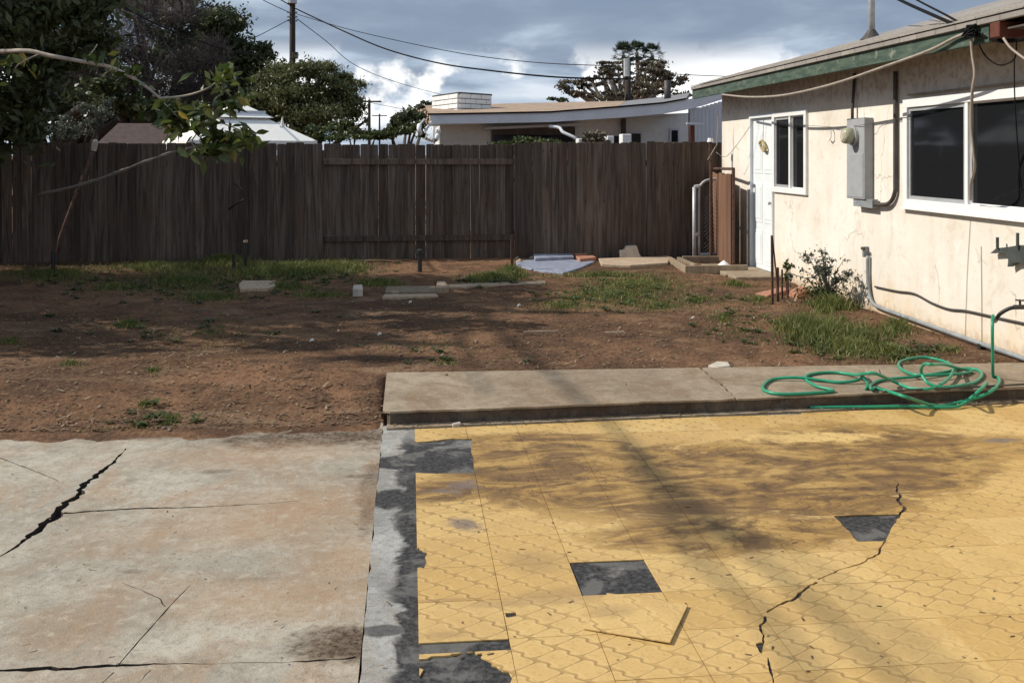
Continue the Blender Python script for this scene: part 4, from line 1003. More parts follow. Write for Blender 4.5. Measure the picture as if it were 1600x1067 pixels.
# ------------------------------------------------------------ grass, litter, pebbles (nobody could count them)
def inside(x, y): return x < Wp - .03
def grass_patches():
    # pixel centre, pixel radii, number of blades, height, leaning
    pats = [(1285, 520, 78, 26, 3000, .125), (1330, 545, 70, 22, 1900, .09), (1250, 512, 46, 18, 1400, .12), (1390, 552, 45, 16, 1100, .08), (1350, 530, 90, 40, 1500, .07), (1300, 480, 45, 12, 1200, .16), (1400, 512, 30, 14, 600, .12),
            (960, 462, 130, 24, 5200, .05), (1000, 445, 110, 14, 2800, .06), (880, 478, 75, 14, 1300, .05), (1030, 480, 80, 14, 1000, .045), (1150, 520, 200, 50, 500, .03), (1150, 445, 30, 5, 400, .08), (1185, 470, 40, 14, 500, .06), (1090, 470, 90, 12, 700, .05), (1130, 500, 60, 30, 350, .05),
            (770, 437, 55, 7, 2200, .11), (590, 444, 45, 6, 1300, .09), (800, 430, 25, 8, 800, .14), (940, 432, 110, 5, 1300, .08),
            (440, 425, 120, 16, 5200, .13), (530, 420, 70, 14, 2200, .11), (350, 412, 50, 8, 2200, .14), (290, 440, 90, 22, 3400, .09), (330, 465, 60, 10, 2200, .06), (440, 450, 80, 10, 1500, .07), (250, 420, 120, 12, 2600, .10), (80, 430, 120, 16, 2000, .08), (500, 462, 70, 6, 900, .06), (180, 450, 90, 16, 900, .06),
            (200, 508, 26, 6, 700, .07), (262, 640, 22, 9, 420, .045), (225, 622, 20, 8, 200, .04), (225, 655, 40, 8, 300, .035), (240, 580, 30, 8, 160, .04), (15, 537, 30, 8, 260, .05), (110, 570, 30, 8, 160, .04), (160, 655, 60, 8, 250, .03), (1480, 545, 40, 10, 200, .06), (700, 570, 40, 6, 120, .04), (330, 520, 300, 60, 600, .045), (700, 540, 400, 40, 300, .04)]
    V, Fc = [], []
    for (cx, cy, rx, ry, n, h) in pats:
        got = 0
        while got < n:
            a, r = RNG.random() * 2 * math.pi, abs(RNG.normal(0, .5))
            px, py = cx + rx * r * math.cos(a), cy + ry * r * math.sin(a)
            got += 1
            if py < 402: continue
            g = G(px, py, .07)
            if g.x > Wp - .03 or g.y > 15.2 or g.y < slab_back + .05: continue
            if g.x > PatioX0 and g.y < back(g.x) + .01 and RNG.random() > .02: continue
            z = dirt_z(g.x, g.y) - .01
            hh = h * (.35 + .9 * RNG.random()) * (1 - .35 * min(1, r)); th = RNG.random() * 2 * math.pi
            w = .0035 + .003 * RNG.random(); ln = hh * (.25 + .7 * RNG.random()); ph = RNG.random() * 2 * math.pi
            dx, dy = math.cos(th) * w, math.sin(th) * w; lx, ly = math.cos(ph) * ln, math.sin(ph) * ln
            b = len(V)
            V += [(g.x - dx, g.y - dy, z), (g.x + dx, g.y + dy, z), (g.x + dx * .7 + lx * .35, g.y + dy * .7 + ly * .35, z + hh * .62), (g.x - dx * .7 + lx * .35, g.y - dy * .7 + ly * .35, z + hh * .62), (g.x + lx, g.y + ly, z + hh * .95)]
            Fc += [(b, b+1, b+2), (b, b+2, b+3), (b+3, b+2, b+4)]
    quick_mesh('grass', V, Fc, M['grass'], kind='stuff')
grass_patches()
def weeds():
    g = np.random.default_rng(51); V, Fc = [], []
    spots = [(960, 465, 120, 22, 90), (1320, 540, 90, 26, 60), (1170, 500, 80, 40, 26), (300, 445, 220, 20, 110), (480, 430, 120, 12, 70), (770, 440, 60, 8, 30), (1420, 545, 70, 16, 30), (230, 640, 60, 16, 12), (200, 520, 260, 40, 22), (620, 560, 200, 20, 10)]
    for (cx, cy, rx, ry, n) in spots:
        for _ in range(n):
            px, py = cx + rx * g.normal(0, .5), cy + ry * g.normal(0, .5)
            if py < 405: continue
            p = G(px, py, .07)
            if p.x > Wp - .06 or p.y > 15 or p.y < slab_back + .1 or (p.x > PatioX0 and p.y < back(p.x) + .03): continue
            z = dirt_z(p.x, p.y); k = int(g.integers(5, 10)); s_ = g.uniform(.035, .085)
            for i in range(k):      # a low rosette of broad leaves
                a = 6.283 * (i + g.random() * .6) / k; u = np.array((math.cos(a), math.sin(a), 0)); w = np.array((-u[1], u[0], 0)) * s_ * .22; o = np.array((p.x, p.y, z)); l = s_ * g.uniform(.7, 1.2); up_ = np.array((0, 0, l * g.uniform(.15, .6)))
                b = len(V); V += [o, o + u * l * .55 + w + up_, o + u * l + up_ * .7, o + u * l * .55 - w + up_]; Fc.append((b, b+1, b+2, b+3))
    quick_mesh('broadleaf_weeds', V, Fc, M['leaf_hedge'], kind='stuff')
    V, Fc = [], []
    for _ in range(900):            # flattened dry straw among the grass
        cx, cy, rx, ry, n = spots[int(g.integers(0, 8))]; px, py = cx + rx * g.normal(0, .6), cy + ry * g.normal(0, .6)
        if py < 405: continue
        p = G(px, py, .07)
        if p.x > Wp - .06 or p.y > 15 or p.y < slab_back + .1 or (p.x > PatioX0 and p.y < back(p.x) + .03): continue
        z = dirt_z(p.x, p.y) + g.uniform(.005, .03); a = g.random() * 6.28; l = g.uniform(.05, .16); u = np.array((math.cos(a), math.sin(a), g.normal(0, .12))) * l; w = np.array((-math.sin(a), math.cos(a), 0)) * .003; o = np.array((p.x, p.y, z))
        b = len(V); V += [o - w, o + w, o + u + w * .4, o + u - w * .4]; Fc.append((b, b+1, b+2, b+3))
    quick_mesh('dry_straw', V, Fc, M['litter'], kind='stuff')
weeds()
def litter():
    V, Fc = [], []; PV, PF = [], []
    def bit(x, y, z, l, w, th, tilt):
        b = len(V); c, s_ = math.cos(th), math.sin(th); tz = math.sin(tilt) * l
        for (u, v) in ((-l, -w), (l, -w * .6), (l * 1.1, w * .6), (-l * .9, w)):
            V.append((x + u * c - v * s_, y + u * s_ + v * c, z + .006 + abs(tz) * (1 if u > 0 else 0)))
        Fc.append((b, b+1, b+2, b+3))
    n = 0
    while n < 13500:
        t = 6.0 + (RNG.random() ** 1.5) * 9.5; u = RNG.uniform(-.52, .52)
        d = FW * t + RT * (u * t); x, y = d.x, d.y
        if x > Wp - .05 or y < slab_back + .02 or y > 15.2: continue
        n += 1
        onw = x > PatioX0 and y < back(x)
        if onw: continue
        dens = .5 + .5 * mnoise.noise((x * .8, y * .8, 4.4))
        if RNG.random() > .25 + dens: continue
        z = dirt_z(x, y)
        big = RNG.random() < .06
        bit(x, y, z, (.03 if big else .012) * RNG.uniform(.5, 1.6), (.007 if big else .006) * RNG.uniform(.6, 1.6), RNG.random() * 6.3, RNG.random() * .8)
    for k in range(130):     # some crumbs carried onto the hard surfaces
        px, py = RNG.uniform(-10, 1600), RNG.uniform(660, 1060)
        g = G(px, py); 
        if g.x > Wp - .1 or g.y > slab_back: continue
        bit(g.x, g.y, .002, .010 * RNG.uniform(.4, 1.4), .004, RNG.random() * 6.3, .1)
    for k in range(170):
        px = PatioX0 + RNG.random() * (Wp - PatioX0); y = front(px) - RNG.random() * .08
        bit(px, y, .012, .014 * RNG.uniform(.4, 1.6), .005, RNG.random() * 6.3, .3)
    quick_mesh('leaf_litter', V, Fc, M['litter'], kind='stuff')
    k = 0
    while k < 260:
        t = 6.0 + (RNG.random() ** 1.4) * 8.5; u = RNG.uniform(-.52, .52); d = FW * t + RT * (u * t); x, y = d.x, d.y
        if x > Wp - .05 or y < slab_back - .05 or (x > PatioX0 and y < back(x) and k % 9): continue
        k += 1; z = (dirt_z(x, y) if not (x > PatioX0 and y < back(x)) else .095); r = .005 + .014 * RNG.random() ** 3
        b = len(PV)
        for (a, bb, c) in ((1,0,0),(0,1,0),(-1,0,0),(0,-1,0),(0,0,.8),(0,0,-.6)):
            PV.append((x + a * r * RNG.uniform(.7, 1.3), y + bb * r * RNG.uniform(.7, 1.3), z + c * r + r * .3))
        for f in ((0,1,4),(1,2,4),(2,3,4),(3,0,4),(1,0,5),(2,1,5),(3,2,5),(0,3,5)): PF.append(tuple(b + i for i in f))
    quick_mesh('pebbles', PV, PF, M['stone'], kind='stuff')
litter()
# crumbled concrete at the back edge of the walk, stick, white scraps
for k, (px, py, l, lab) in enumerate(((845, 519, .30, 'long pale wood splinter on the bare soil in the middle'), (960, 520, .16, 'short tan stick lying in the soil behind the step'))):
    c = G(px, py, .10)
    MB().bar(c + Vector((-l / 2, .02, 0)), c + Vector((l / 2, -.03, .012)), .022, .012).build('wood_splinter', M['palewood'], None, lab, 'stick')
for k, (px, py, lab) in enumerate(((487, 533, 'white scrap on the shaded soil at left centre'), (593, 523, 'white scrap on the soil left of the step'), (641, 473, 'white scrap in front of the grey boards'), (1083, 498, 'white scrap beside a dark hollow in the soil'), (811, 478, 'white scrap at the left edge of the lit grass'))):
    c = G(px, py, .08); r_ = .014
    MB().tube([c + Vector((-r_, 0, -.01)), c + Vector((-r_ * .4, 0, .01)), c + Vector((r_ * .5, .01, .012)), c + Vector((r_, 0, 0))], [.004, .011, .010, .003], 6).build('white_scrap', M['white'], None, lab, 'scrap')
chunk('concrete_crumbs', 'heap of crumbled concrete at the back edge of the walkway crack', 'rubble', [(1106, 576), (1120, 570), (1138, 571), (1142, 577), (1122, 580)], .028, 'cmu')
chunk('paper_scrap', 'yellowish paper scrap under the coils of the hose', 'scrap', [(1352, 584), (1374, 582), (1376, 590), (1354, 592)], .03, 'palewood', z=.075)
chunk('mortar_chip', 'pale chip of mortar lying at the foot of the step', 'chip', [(706, 666), (719, 663), (721, 666), (707, 668)], .02, 'cmu', z=.005)

# ------------------------------------------------------------ plants
def leaf_cloud(clumps, n, size, seed, asp=.5, droop=.0, shell=.0, pw=1.0):
    """n leaf-sized faces gathered in the ellipsoid clumps [(centre, radii), ...]"""
    g = np.random.default_rng(seed)
    vol = np.array([c[1][0] * c[1][1] * c[1][2] for c in clumps]) ** .72
    vol = vol ** pw
    idx = g.choice(len(clumps), n, p=vol / vol.sum())
    cen = np.array([tuple(c[0]) for c in clumps])[idx]; rad = np.array([c[1] for c in clumps])[idx]
    d = g.normal(size=(n, 3)); d /= np.linalg.norm(d, axis=1, keepdims=True)
    r = np.minimum(np.abs(g.normal(0, .52, (n, 1))), 1.5)
    p = cen + d * r * rad
    a = g.normal(size=(n, 3)); a[:, 2] -= droop; a /= np.linalg.norm(a, axis=1, keepdims=True)
    b = np.cross(a, g.normal(size=(n, 3))); b /= np.linalg.norm(b, axis=1, keepdims=True) + 1e-9
    s = size * (.6 + .8 * g.random((n, 1)))
    v = np.stack([p - a * s * .5, p + b * s * asp * .5, p + a * s * .5, p - b * s * asp * .5], 1).reshape(-1, 3)
    f = np.arange(n * 4).reshape(n, 4)
    return v, f
def sub_clumps(center, radii, n, frac, seed, bottom=-.6):
    q = random.Random(seed); out = []; c = Vector(center)
    while len(out) < n:
        d = Vector((q.gauss(0, 1), q.gauss(0, 1), q.gauss(0, 1))).normalized() * (q.random() ** .45)
        if d.z < bottom: continue
        k = frac * q.uniform(.6, 1.35)
        out.append((c + Vector((d.x * radii[0], d.y * radii[1], d.z * radii[2])), (radii[0] * k, radii[1] * k, radii[2] * k * .85)))
    return out
def limbs(base, clumps, r0, seed, nl=7, fork=.35, sides=6):
    q = random.Random(seed); b = Vector(base); m = MB()
    top = sum((c[0] for c in clumps), Vector()) / len(clumps)
    f = b.lerp(top, fork) + Vector((q.uniform(-.1, .1), q.uniform(-.1, .1), 0))
    m.tube(smooth_path([b, b.lerp(f, .5) + Vector((q.uniform(-.1, .1), 0, 0)), f], 3), [r0 * (1.15 - .35 * i / 6) for i in range(7)], sides + 2)
    for c in q.sample(clumps, min(nl, len(clumps))):
        e = c[0]; md = f.lerp(e, .5) + Vector((q.uniform(-.3, .3), q.uniform(-.3, .3), q.uniform(0, .4))) * (e - f).length * .25
        m.tube(smooth_path([f - Vector((0, 0, .02)), md, e], 4), [r0 * .7 * (1 - .85 * i / 8) + .006 for i in range(9)], sides)
    return m
def tree(name, label, cat, base, clumps, n, size, leaf, bark, r0, seed, nl=8, asp=.5, droop=0, fork=.35, group=None, shell=.3):
    t = thing(name, label, cat, tuple(base), group)
    limbs(base, clumps, r0, seed, nl, fork).build('trunk', M[bark], t, smooth=True)
    v, f = leaf_cloud(clumps, n, size, seed, asp, droop, shell)
    quick_mesh('crown', v, f, M[leaf], t)
    return t

# shrub by the wall and a small upright plant behind the stakes
sb = G(1292, 470, .09)
sh_ = thing('shrub', 'thin stemmed dusty shrub growing at the foot of the stucco wall', 'shrub', tuple(sb))
sc = []; stm = MB(); q = random.Random(6)
for k in range(26):
    a = q.uniform(0, 6.28); r_ = q.uniform(.05, .42); h = q.uniform(.25, .62) * (1 - r_ * .5)
    e = sb + Vector((r_ * math.cos(a) * .9 - .02, r_ * math.sin(a), h)); md = sb.lerp(e, .5) + Vector((0, 0, .08))
    if e.x > Wp - .05: e.x = Wp - .06
    stm.tube([sb + Vector((q.uniform(-.05, .05), q.uniform(-.05, .05), -.02)), md, e], [.006, .004, .002], 4)
    sc.append((e - Vector((0, 0, .02)), (.075, .075, .06))); sc.append((md, (.06, .06, .06)))
stm.build('stems', M['twig'], sh_)
v, f = leaf_cloud(sc, 1500, .034, 3, .45); quick_mesh('foliage', v, f, M['leaf_grey'], sh_)
v, f = leaf_cloud([(sb + Vector((-.05, 0, .1)), (.4, .35, .12))], 900, .05, 5, .3); quick_mesh('undergrowth', v, f, M['leaf_hedge'], sh_)
pb_ = G(1229, 458, .09); sp = thing('young_plant', 'small upright green plant between the rusty stakes and wall', 'plant', tuple(pb_))
stm = MB(); sc = []
for k in range(6):
    e = pb_ + Vector((random.uniform(-.06, .06), random.uniform(-.06, .06), random.uniform(.18, .36))); stm.tube([pb_, e], [.005, .002], 4); sc += [(e, (.04, .04, .05)), (pb_.lerp(e, .6), (.04, .04, .05))]
stm.build('stems', M['twig'], sp); v, f = leaf_cloud(sc, 150, .05, 9, .45); quick_mesh('foliage', v, f, M['leaf_near'], sp)

# big tree at the left whose crown shades the corner of the yard
tb_ = Vector((-7.6, 11.9, 0)); q = random.Random(21); cl = []
def mp_sh(px, py, z):        # a point at height z whose shadow falls on the photo pixel
    g = G(px, py, .05); return g - SUNRAY * ((z - .05) / -SUNRAY.z) * 1.0 + Vector((0, 0, 0))
def shade_clump(px, py, z, rx, ry=None, rz=.45):
    p = mp_sh(px, py, z); cl.append((p, (rx, ry or rx, rz)))
for (px, py, z, r_) in ((60, 415, 4.2, .9), (180, 412, 4.4, .8), (300, 415, 4.6, .75), (90, 450, 4.0, .8), (230, 452, 4.4, .75), (20, 470, 3.6, .7), (120, 480, 4.2, .65), (350, 425, 5.0, .6), (60, 500, 4.4, .45), (160, 492, 4.8, .38), (260, 480, 5.0, .5),
                        (340, 482, 5.2, .42), (430, 415, 5.0, .55), (500, 412, 5.4, .5), (425, 505, 5.4, .30), (520, 500, 5.6, .28), (470, 520, 5.6, .28), (450, 548, 5.6, .30), (560, 530, 5.9, .26), (600, 500, 5.9, .24), (590, 566, 6.0, .22), (660, 515, 6.0, .22), (510, 540, 5.7, .26), (640, 540, 6.0, .2), (380, 530, 5.4, .22), (700, 505, 6.1, .2),
                        (730, 490, 6.2, .17), (790, 488, 6.2, .14), (860, 492, 6.2, .12), (560, 480, 5.9, .2), (640, 478, 6.0, .18), (130, 560, 4.6, .16), (210, 552, 4.8, .14)):
    shade_clump(px, py, z, r_, r_ * .8, .35 + r_ * .35)
for (cx, cy, t_, r_) in ((-40, 130, 11.5, .55), (20, 40, 11.0, .5), (80, 10, 11.2, .5), (130, 20, 11.4, .4), (40, 150, 12.0, .5), (100, 90, 11.8, .42), (30, 200, 12.6, .5), (-30, 210, 12.3, .6), (150, 60, 12.0, .35), (155, 0, 11.6, .35), (-60, 20, 11, .7), (60, 110, 11.5, .4)):
    p = P(cx, cy, t_); cl.append((p, (r_, r_, r_ * .75)))
bt_ = thing('broadleaf_tree', 'large dark broadleaf tree overhanging the left corner of the yard', 'tree', tuple(tb_))
for (x_, y_, z_, r_) in ((-7.2, 13.6, 2.2, .9), (-6.6, 13.9, 1.3, .6), (-7.4, 12.6, 1.6, .8), (-6.4, 12.9, 2.6, .7), (-7.6, 11.4, 2.4, .9), (-6.4, 14.1, 3.2, .6), (-8.2, 13.2, 3.6, 1.1), (-7.0, 12.2, 3.6, .9), (-5.8, 13.2, 3.6, .6), (-4.9, 13.6, 4.2, .5), (-6.2, 10.9, 3.3, .6), (-7.0, 13.6, .8, .8), (-7.4, 12.2, .9, .8), (-7.2, 11.0, 1.2, .8), (-7.0, 10.0, 1.6, .8), (-6.4, 9.4, 2.6, .7), (-6.8, 9.8, 3.4, .8), (-7.4, 13.9, 3.0, .9), (-6.0, 13.9, 2.3, .45), (-5.7, 12.4, 4.4, .6), (-5.2, 11.6, 4.6, .5), (-4.6, 12.8, 4.8, .5), (-6.9, 14.3, 1.6, .6)):  # unseen low foliage, added to the crown to shade the left corner
    cl.append((Vector((x_, y_, z_)), (r_, r_, r_ * .8)))
tm = limbs(tb_, cl, .24, 5, 26, .45, 7)
LB = 7.4
def shl(px, py, z): return mp_sh(px, py, z)
for pts, r_ in (([(745, 480), (800, 535), (880, 600), (918, 632), (1005, 715), (1075, 795), (1100, 830)], .028), ([(960, 672), (1005, 750), (1050, 825), (1085, 868), (1170, 940), (1235, 1025), (1290, 1110)], .027), ([(1005, 715), (1090, 792), (1170, 858), (1255, 925), (1335, 998), (1400, 1058), (1470, 1130)], .028), ([(720, 520), (745, 575), (775, 628)], .02), ([(1090, 792), (1240, 860), (1400, 980), (1520, 1080)], .016)):
    P3 = [shl(a, b, LB + .15 * math.sin(i * 1.3)) for i, (a, b) in enumerate(pts)]
    tm.tube(smooth_path(P3, 4), [r_ * (1 - .3 * i / (4 * (len(P3) - 1))) for i in range(4 * (len(P3) - 1) + 1)], 7)
tm.tube(smooth_path([tb_ + Vector((0, 0, 2.2)), tb_ + Vector((-.4, -.3, 5.0)), shl(745, 480, LB)], 4), [.13 - .009 * i for i in range(9)], 8)
tm.build('trunk', M['bark'], bt_, smooth=True)
v, f = leaf_cloud(cl, 90000, .12, 31, .42, .3, .1, .68); 
dn = [(Vector((x_, y_, z_)), (r_, r_, r_ * .7)) for (x_, y_, z_, r_) in ((-6.6, 12.6, 4.4, .9), (-5.6, 12.8, 4.5, .7), (-7.4, 13.4, 4.6, 1.0), (-6.2, 11.6, 4.4, .8), (-5.0, 12.0, 4.9, .6), (-7.0, 11.2, 4.2, .9), (-6.4, 13.8, 4.4, .8), (-5.4, 13.6, 4.6, .6), (-7.2, 12.8, 2.6, .9), (-7.4, 11.4, 2.6, .9), (-7.0, 13.8, 1.8, .8), (-7.2, 10.4, 2.8, .8), (-7.6, 12.0, 1.2, .9), (-4.8, 13.3, 4.9, .5), (-7.4, 13.0, .8, .7))]  # denser foliage added out of view to keep skylight off the left fence
v2, f2 = leaf_cloud(dn, 42000, .15, 37, .5, .3, .1, .8)
v, f = np.concatenate([v, v2]), np.concatenate([f, f2 + len(v)])
quick_mesh('crown', v, f, M['leaf_dark'], bt_)
# its low pale branch with broad leaves that can be told apart
bm_ = MB(); bp_ = [Vector((-6.9, 11.9, 2.0)), P(-60, 96, 10.2), P(30, 80, 9.7), P(80, 88, 9.6), P(130, 97, 9.55), P(175, 106, 9.5), P(215, 127, 9.5), P(236, 142, 9.5), P(252, 156, 9.5)]
bm_.tube(smooth_path(bp_, 4), [.027 - .0005 * i for i in range(33)], 8)
bm_.build('branch', M['palebark'], bt_, smooth=True)
bm2 = MB(); bm2.tube(smooth_path([P(250, 154, 9.5), P(290, 150, 9.5), P(325, 138, 9.45), P(350, 118, 9.4)], 4), [.014 - .0007 * i for i in range(13)], 6)
for tw in ([(250, 154), (275, 180), (310, 205), (350, 225)], [(275, 180), (255, 175), (238, 168)], [(310, 205), (300, 225), (325, 240)], [(345, 130), (360, 150), (378, 165)], [(130, 97), (145, 80), (152, 70)], [(60, 85), (30, 100), (20, 115)], [(175, 108), (165, 115), (160, 120)], [(290, 190), (330, 188), (380, 205), (400, 210)]):
    bm2.tube(smooth_path([P(a, b, 9.5 + .1 * math.sin(a)) for a, b in tw], 3), .006, 5)
tg_ = bm2.build('twigs', M['palebark'], bt_, smooth=True); tg_['kind'] = 'stuff'
lf_me = []
for k in range(6):
    q = random.Random(40 + k); l = q.uniform(.12, .18); w = l * q.uniform(.19, .25); cv = q.uniform(.01, .03)
    vs = [(0, 0, 0), (w * .8, l * .3, .008), (w, l * .55, .004 - cv * .4), (0, l, -cv * 1.6), (-w, l * .55, .004 - cv * .4), (-w * .8, l * .3, .008), (0, l * .3, -.004), (0, l * .58, -.006 - cv * .4)]
    m_ = MB().add(vs, [(0, 1, 6), (0, 6, 5), (1, 2, 7, 6), (6, 7, 4, 5), (2, 3, 7), (7, 3, 4)])
    me = m_.mesh('leaf'); me.materials.append(M['leaf_near']); lf_me.append(me)
def m_leafobj(t, b):
    r = t.rnd(); col = t.mix(r, (.045, .075, .016), (.115, .145, .036)); col = t.mix(t.ss(r, .93, .97), col, (.38, .27, .03))
    col = t.mix(t.ss(t.math('FRACT', t.math('MULTIPLY', r, 31.0)), .7, .95, 0, .6), col, (.14, .15, .045))
    tr = t.new('ShaderNodeBsdfTranslucent'); t.put(tr.inputs[0], col); mx = t.new('ShaderNodeMixShader'); mx.inputs[0].default_value = .35
    out = [n_ for n_ in t.n if n_.type == 'OUTPUT_MATERIAL'][0]
    t.l.new(b.outputs[0], mx.inputs[1]); t.l.new(tr.outputs[0], mx.inputs[2]); t.l.new(mx.outputs[0], out.inputs[0])
    return {'Base Color': col, 'Roughness': .32, 'Specular IOR Level': .5}
M['leafobj'] = material('glossy_leaf', m_leafobj)
for me in lf_me: me.materials[0] = M['leafobj']
q = random.Random(77)
blobs = [(300, 185, 45, 32, 95), (345, 215, 40, 22, 72), (270, 180, 26, 25, 30), (350, 120, 30, 22, 34), (368, 158, 18, 14, 14), (385, 215, 18, 16, 16), (335, 238, 34, 9, 16), (25, 100, 26, 26, 18), (225, 128, 14, 10, 5)]
for (cx, cy, rx, ry, n) in blobs:
    for _ in range(n):
        px, py = cx + q.gauss(0, .52) * rx, cy + q.gauss(0, .52) * ry
        o = bpy.data.objects.new('leaf', lf_me[q.randrange(6)])
        o.location = P(px, py, 9.5 + q.gauss(0, .22)) - tb_
        o.rotation_euler = (q.gauss(-.5, .7), q.gauss(0, .7), q.uniform(0, 6.28)); s_ = q.uniform(.75, 1.25); o.scale = (s_, s_, s_)
        put(o, bt_)

v, f = leaf_cloud([(P(cx, cy, 9.5), (rx * 9.5 / F * 1.15, .3, ry * 9.5 / F * 1.15)) for (cx, cy, rx, ry, n) in blobs[:7] + [(205, 112, 22, 10, 5), (150, 92, 24, 12, 5)]], 420, .12, 91, .42, .4)
lo = quick_mesh('leaf_spray', v, f, M['leaf_near'], bt_); lo['kind'] = 'stuff'

# ------------------------------------------------------------ beyond the fence
def gpt(px, t, z=-.13): p = P(px, 240, t); return Vector((p.x, p.y, z))
# bushes and trees behind the fence at left
def cluster(specs, seed, n=3, frac=.5):
    out = []
    for i, (px, py, t, rx, ry) in enumerate(specs):
        c = P(px, py, t); sx, sz = rx * t / F, ry * t / F
        out += sub_clumps(c, (sx, sx, sz), n, frac, seed + i, -1)
    return out
tree('grey_bush', 'rounded grey green bush rising just behind the left fence', 'bush', gpt(120, 16.2), cluster([(125, 190, 16.2, 48, 34), (70, 195, 16.4, 40, 26), (150, 175, 16.4, 25, 22)], 3, 8, .4), 9000, .05, 'leaf_grey', 'darkbark', .05, 61, 8, .3)
tree('white_flowered_bush', 'dark bush with pale flecks behind the far left fence', 'bush', gpt(35, 15.9), cluster([(30, 195, 15.9, 45, 30), (-20, 180, 16, 50, 45)], 5, 7, .42), 7000, .06, 'leaf_grey', 'darkbark', .05, 62, 6, .4)
tree('spreading_tree', 'tall dark green tree filling the sky above the left fence', 'tree', gpt(60, 30), cluster([(60, 60, 30, 150, 70), (140, 150, 30, 90, 50), (-60, 60, 30, 120, 120), (200, 180, 31, 60, 28), (30, 170, 29, 90, 40), (180, 155, 25.5, 60, 30), (250, 165, 25.5, 45, 26), (200, 120, 25.5, 30, 22)], 11, 12, .42), 66000, .17, 'leaf_dark', 'darkbark', .35, 63, 12)
tree('hill_tree', 'dark evergreen whose crown slopes down towards the utility pole', 'tree', gpt(330, 37), cluster([(300, 30, 37, 70, 45), (360, 75, 37, 48, 38), (405, 110, 37, 32, 28), (412, 80, 37, 24, 22), (345, 40, 37, 40, 30), (425, 120, 37, 14, 22), (370, 110, 37, 60, 45), (330, 60, 37, 70, 50), (390, 130, 37, 50, 40), (380, 150, 37, 60, 45), (250, -10, 37, 70, 35), (300, 110, 37.5, 80, 50), (230, 160, 37, 60, 40)], 15, 12, .45), 75000, .17, 'leaf_dark', 'darkbark', .35, 64, 12)
# leafless purple-brown tree in front of it
tw = thing('leafless_tree', 'leafless purple brown tree with dense fine twigs left of the canopy', 'tree', tuple(gpt(225, 27)))
cls = cluster([(200, 70, 27, 75, 55), (280, 100, 27, 65, 50), (150, 90, 27, 45, 45), (240, 150, 27, 75, 35), (315, 140, 27, 35, 40), (235, 30, 27, 70, 30)], 31, 9, .42)
limbs(gpt(225, 27), cls, .22, 9, 20, .3).build('trunk', M['twig'], tw, smooth=True)
g_ = np.random.default_rng(8); Vt, Ft = [], []
for c, r_ in cls:
    for _ in range(130):
        d = g_.normal(size=3); d /= np.linalg.norm(d); p = np.array(c) + d * np.array(r_) * g_.random() ** .4
        a = d * .6 + g_.normal(size=3) * .6; a[2] += .3; a /= np.linalg.norm(a); s_ = np.cross(a, g_.normal(size=3)); s_ /= np.linalg.norm(s_); l = .25 + .5 * g_.random()
        s2 = np.cross(a, s_); b = len(Vt); w = .009
        Vt += [p + s_ * w, p - s_ * w * .5 + s2 * w * .8, p - s_ * w * .5 - s2 * w * .8, p + a * l]
        Ft += [(b, b+1, b+3), (b+1, b+2, b+3), (b+2, b, b+3)]
ot_ = quick_mesh('twigs', np.array(Vt), Ft, M['twig'], tw); ot_['kind'] = 'stuff'
tree('olive_tree', 'round olive green tree behind the fence at the foot of the utility pole', 'tree', gpt(490, 32), cluster([(480, 140, 32, 70, 38), (430, 155, 32, 45, 38), (540, 135, 32, 35, 28), (470, 185, 32, 70, 26), (560, 165, 32, 22, 34), (500, 115, 32, 45, 18), (400, 175, 32, 28, 30), (480, 160, 32, 80, 40), (450, 125, 32, 50, 25), (530, 160, 32, 40, 35)], 21, 10, .45), 70000, .13, 'leaf_olive', 'darkbark', .22, 65, 12, .32, .6)
tree('hedge', 'low bright green hedge over the fence left of the white house', 'hedge', gpt(560, 22), cluster([(500, 210, 21, 35, 14), (550, 212, 21, 40, 12), (600, 210, 22, 40, 12), (640, 205, 22, 26, 16), (530, 200, 22, 25, 14)], 41, 6, .45), 9000, .08, 'leaf_hedge', 'darkbark', .04, 66, 6)
tree('small_tree', 'dark small tree against the left end of the white house', 'tree', gpt(635, 23), cluster([(632, 190, 23, 20, 24), (612, 205, 23, 16, 14), (648, 175, 23.5, 14, 14), (665, 163, 29, 12, 8)], 45, 7, .45), 7000, .10, 'leaf_dark', 'darkbark', .07, 67, 6)
tree('flat_topped_tree', 'wide bronze tinted tree with open grey limbs behind the white house', 'tree', gpt(975, 56), cluster([(905, 130, 56, 34, 10), (940, 122, 56, 30, 12), (975, 112, 56, 38, 12), (1020, 115, 56, 32, 14), (1050, 130, 56, 24, 14), (890, 145, 56, 18, 8), (1000, 140, 56, 60, 14), (940, 150, 56, 40, 10), (1045, 155, 56, 22, 9), (1015, 98, 56, 30, 6), (960, 100, 56, 30, 6)], 51, 9, .40), 15000, .19, 'leaf_brown', 'palebark', .34, 68, 26, .5, 0, .42)
tree('low_tree', 'small far tree showing over the tan roof near the chimney', 'tree', gpt(874, 60), cluster([(874, 156, 60, 14, 4), (1065, 150, 60, 18, 12)], 58, 6, .5), 900, .25, 'leaf_dark', 'darkbark', .1, 69, 4)

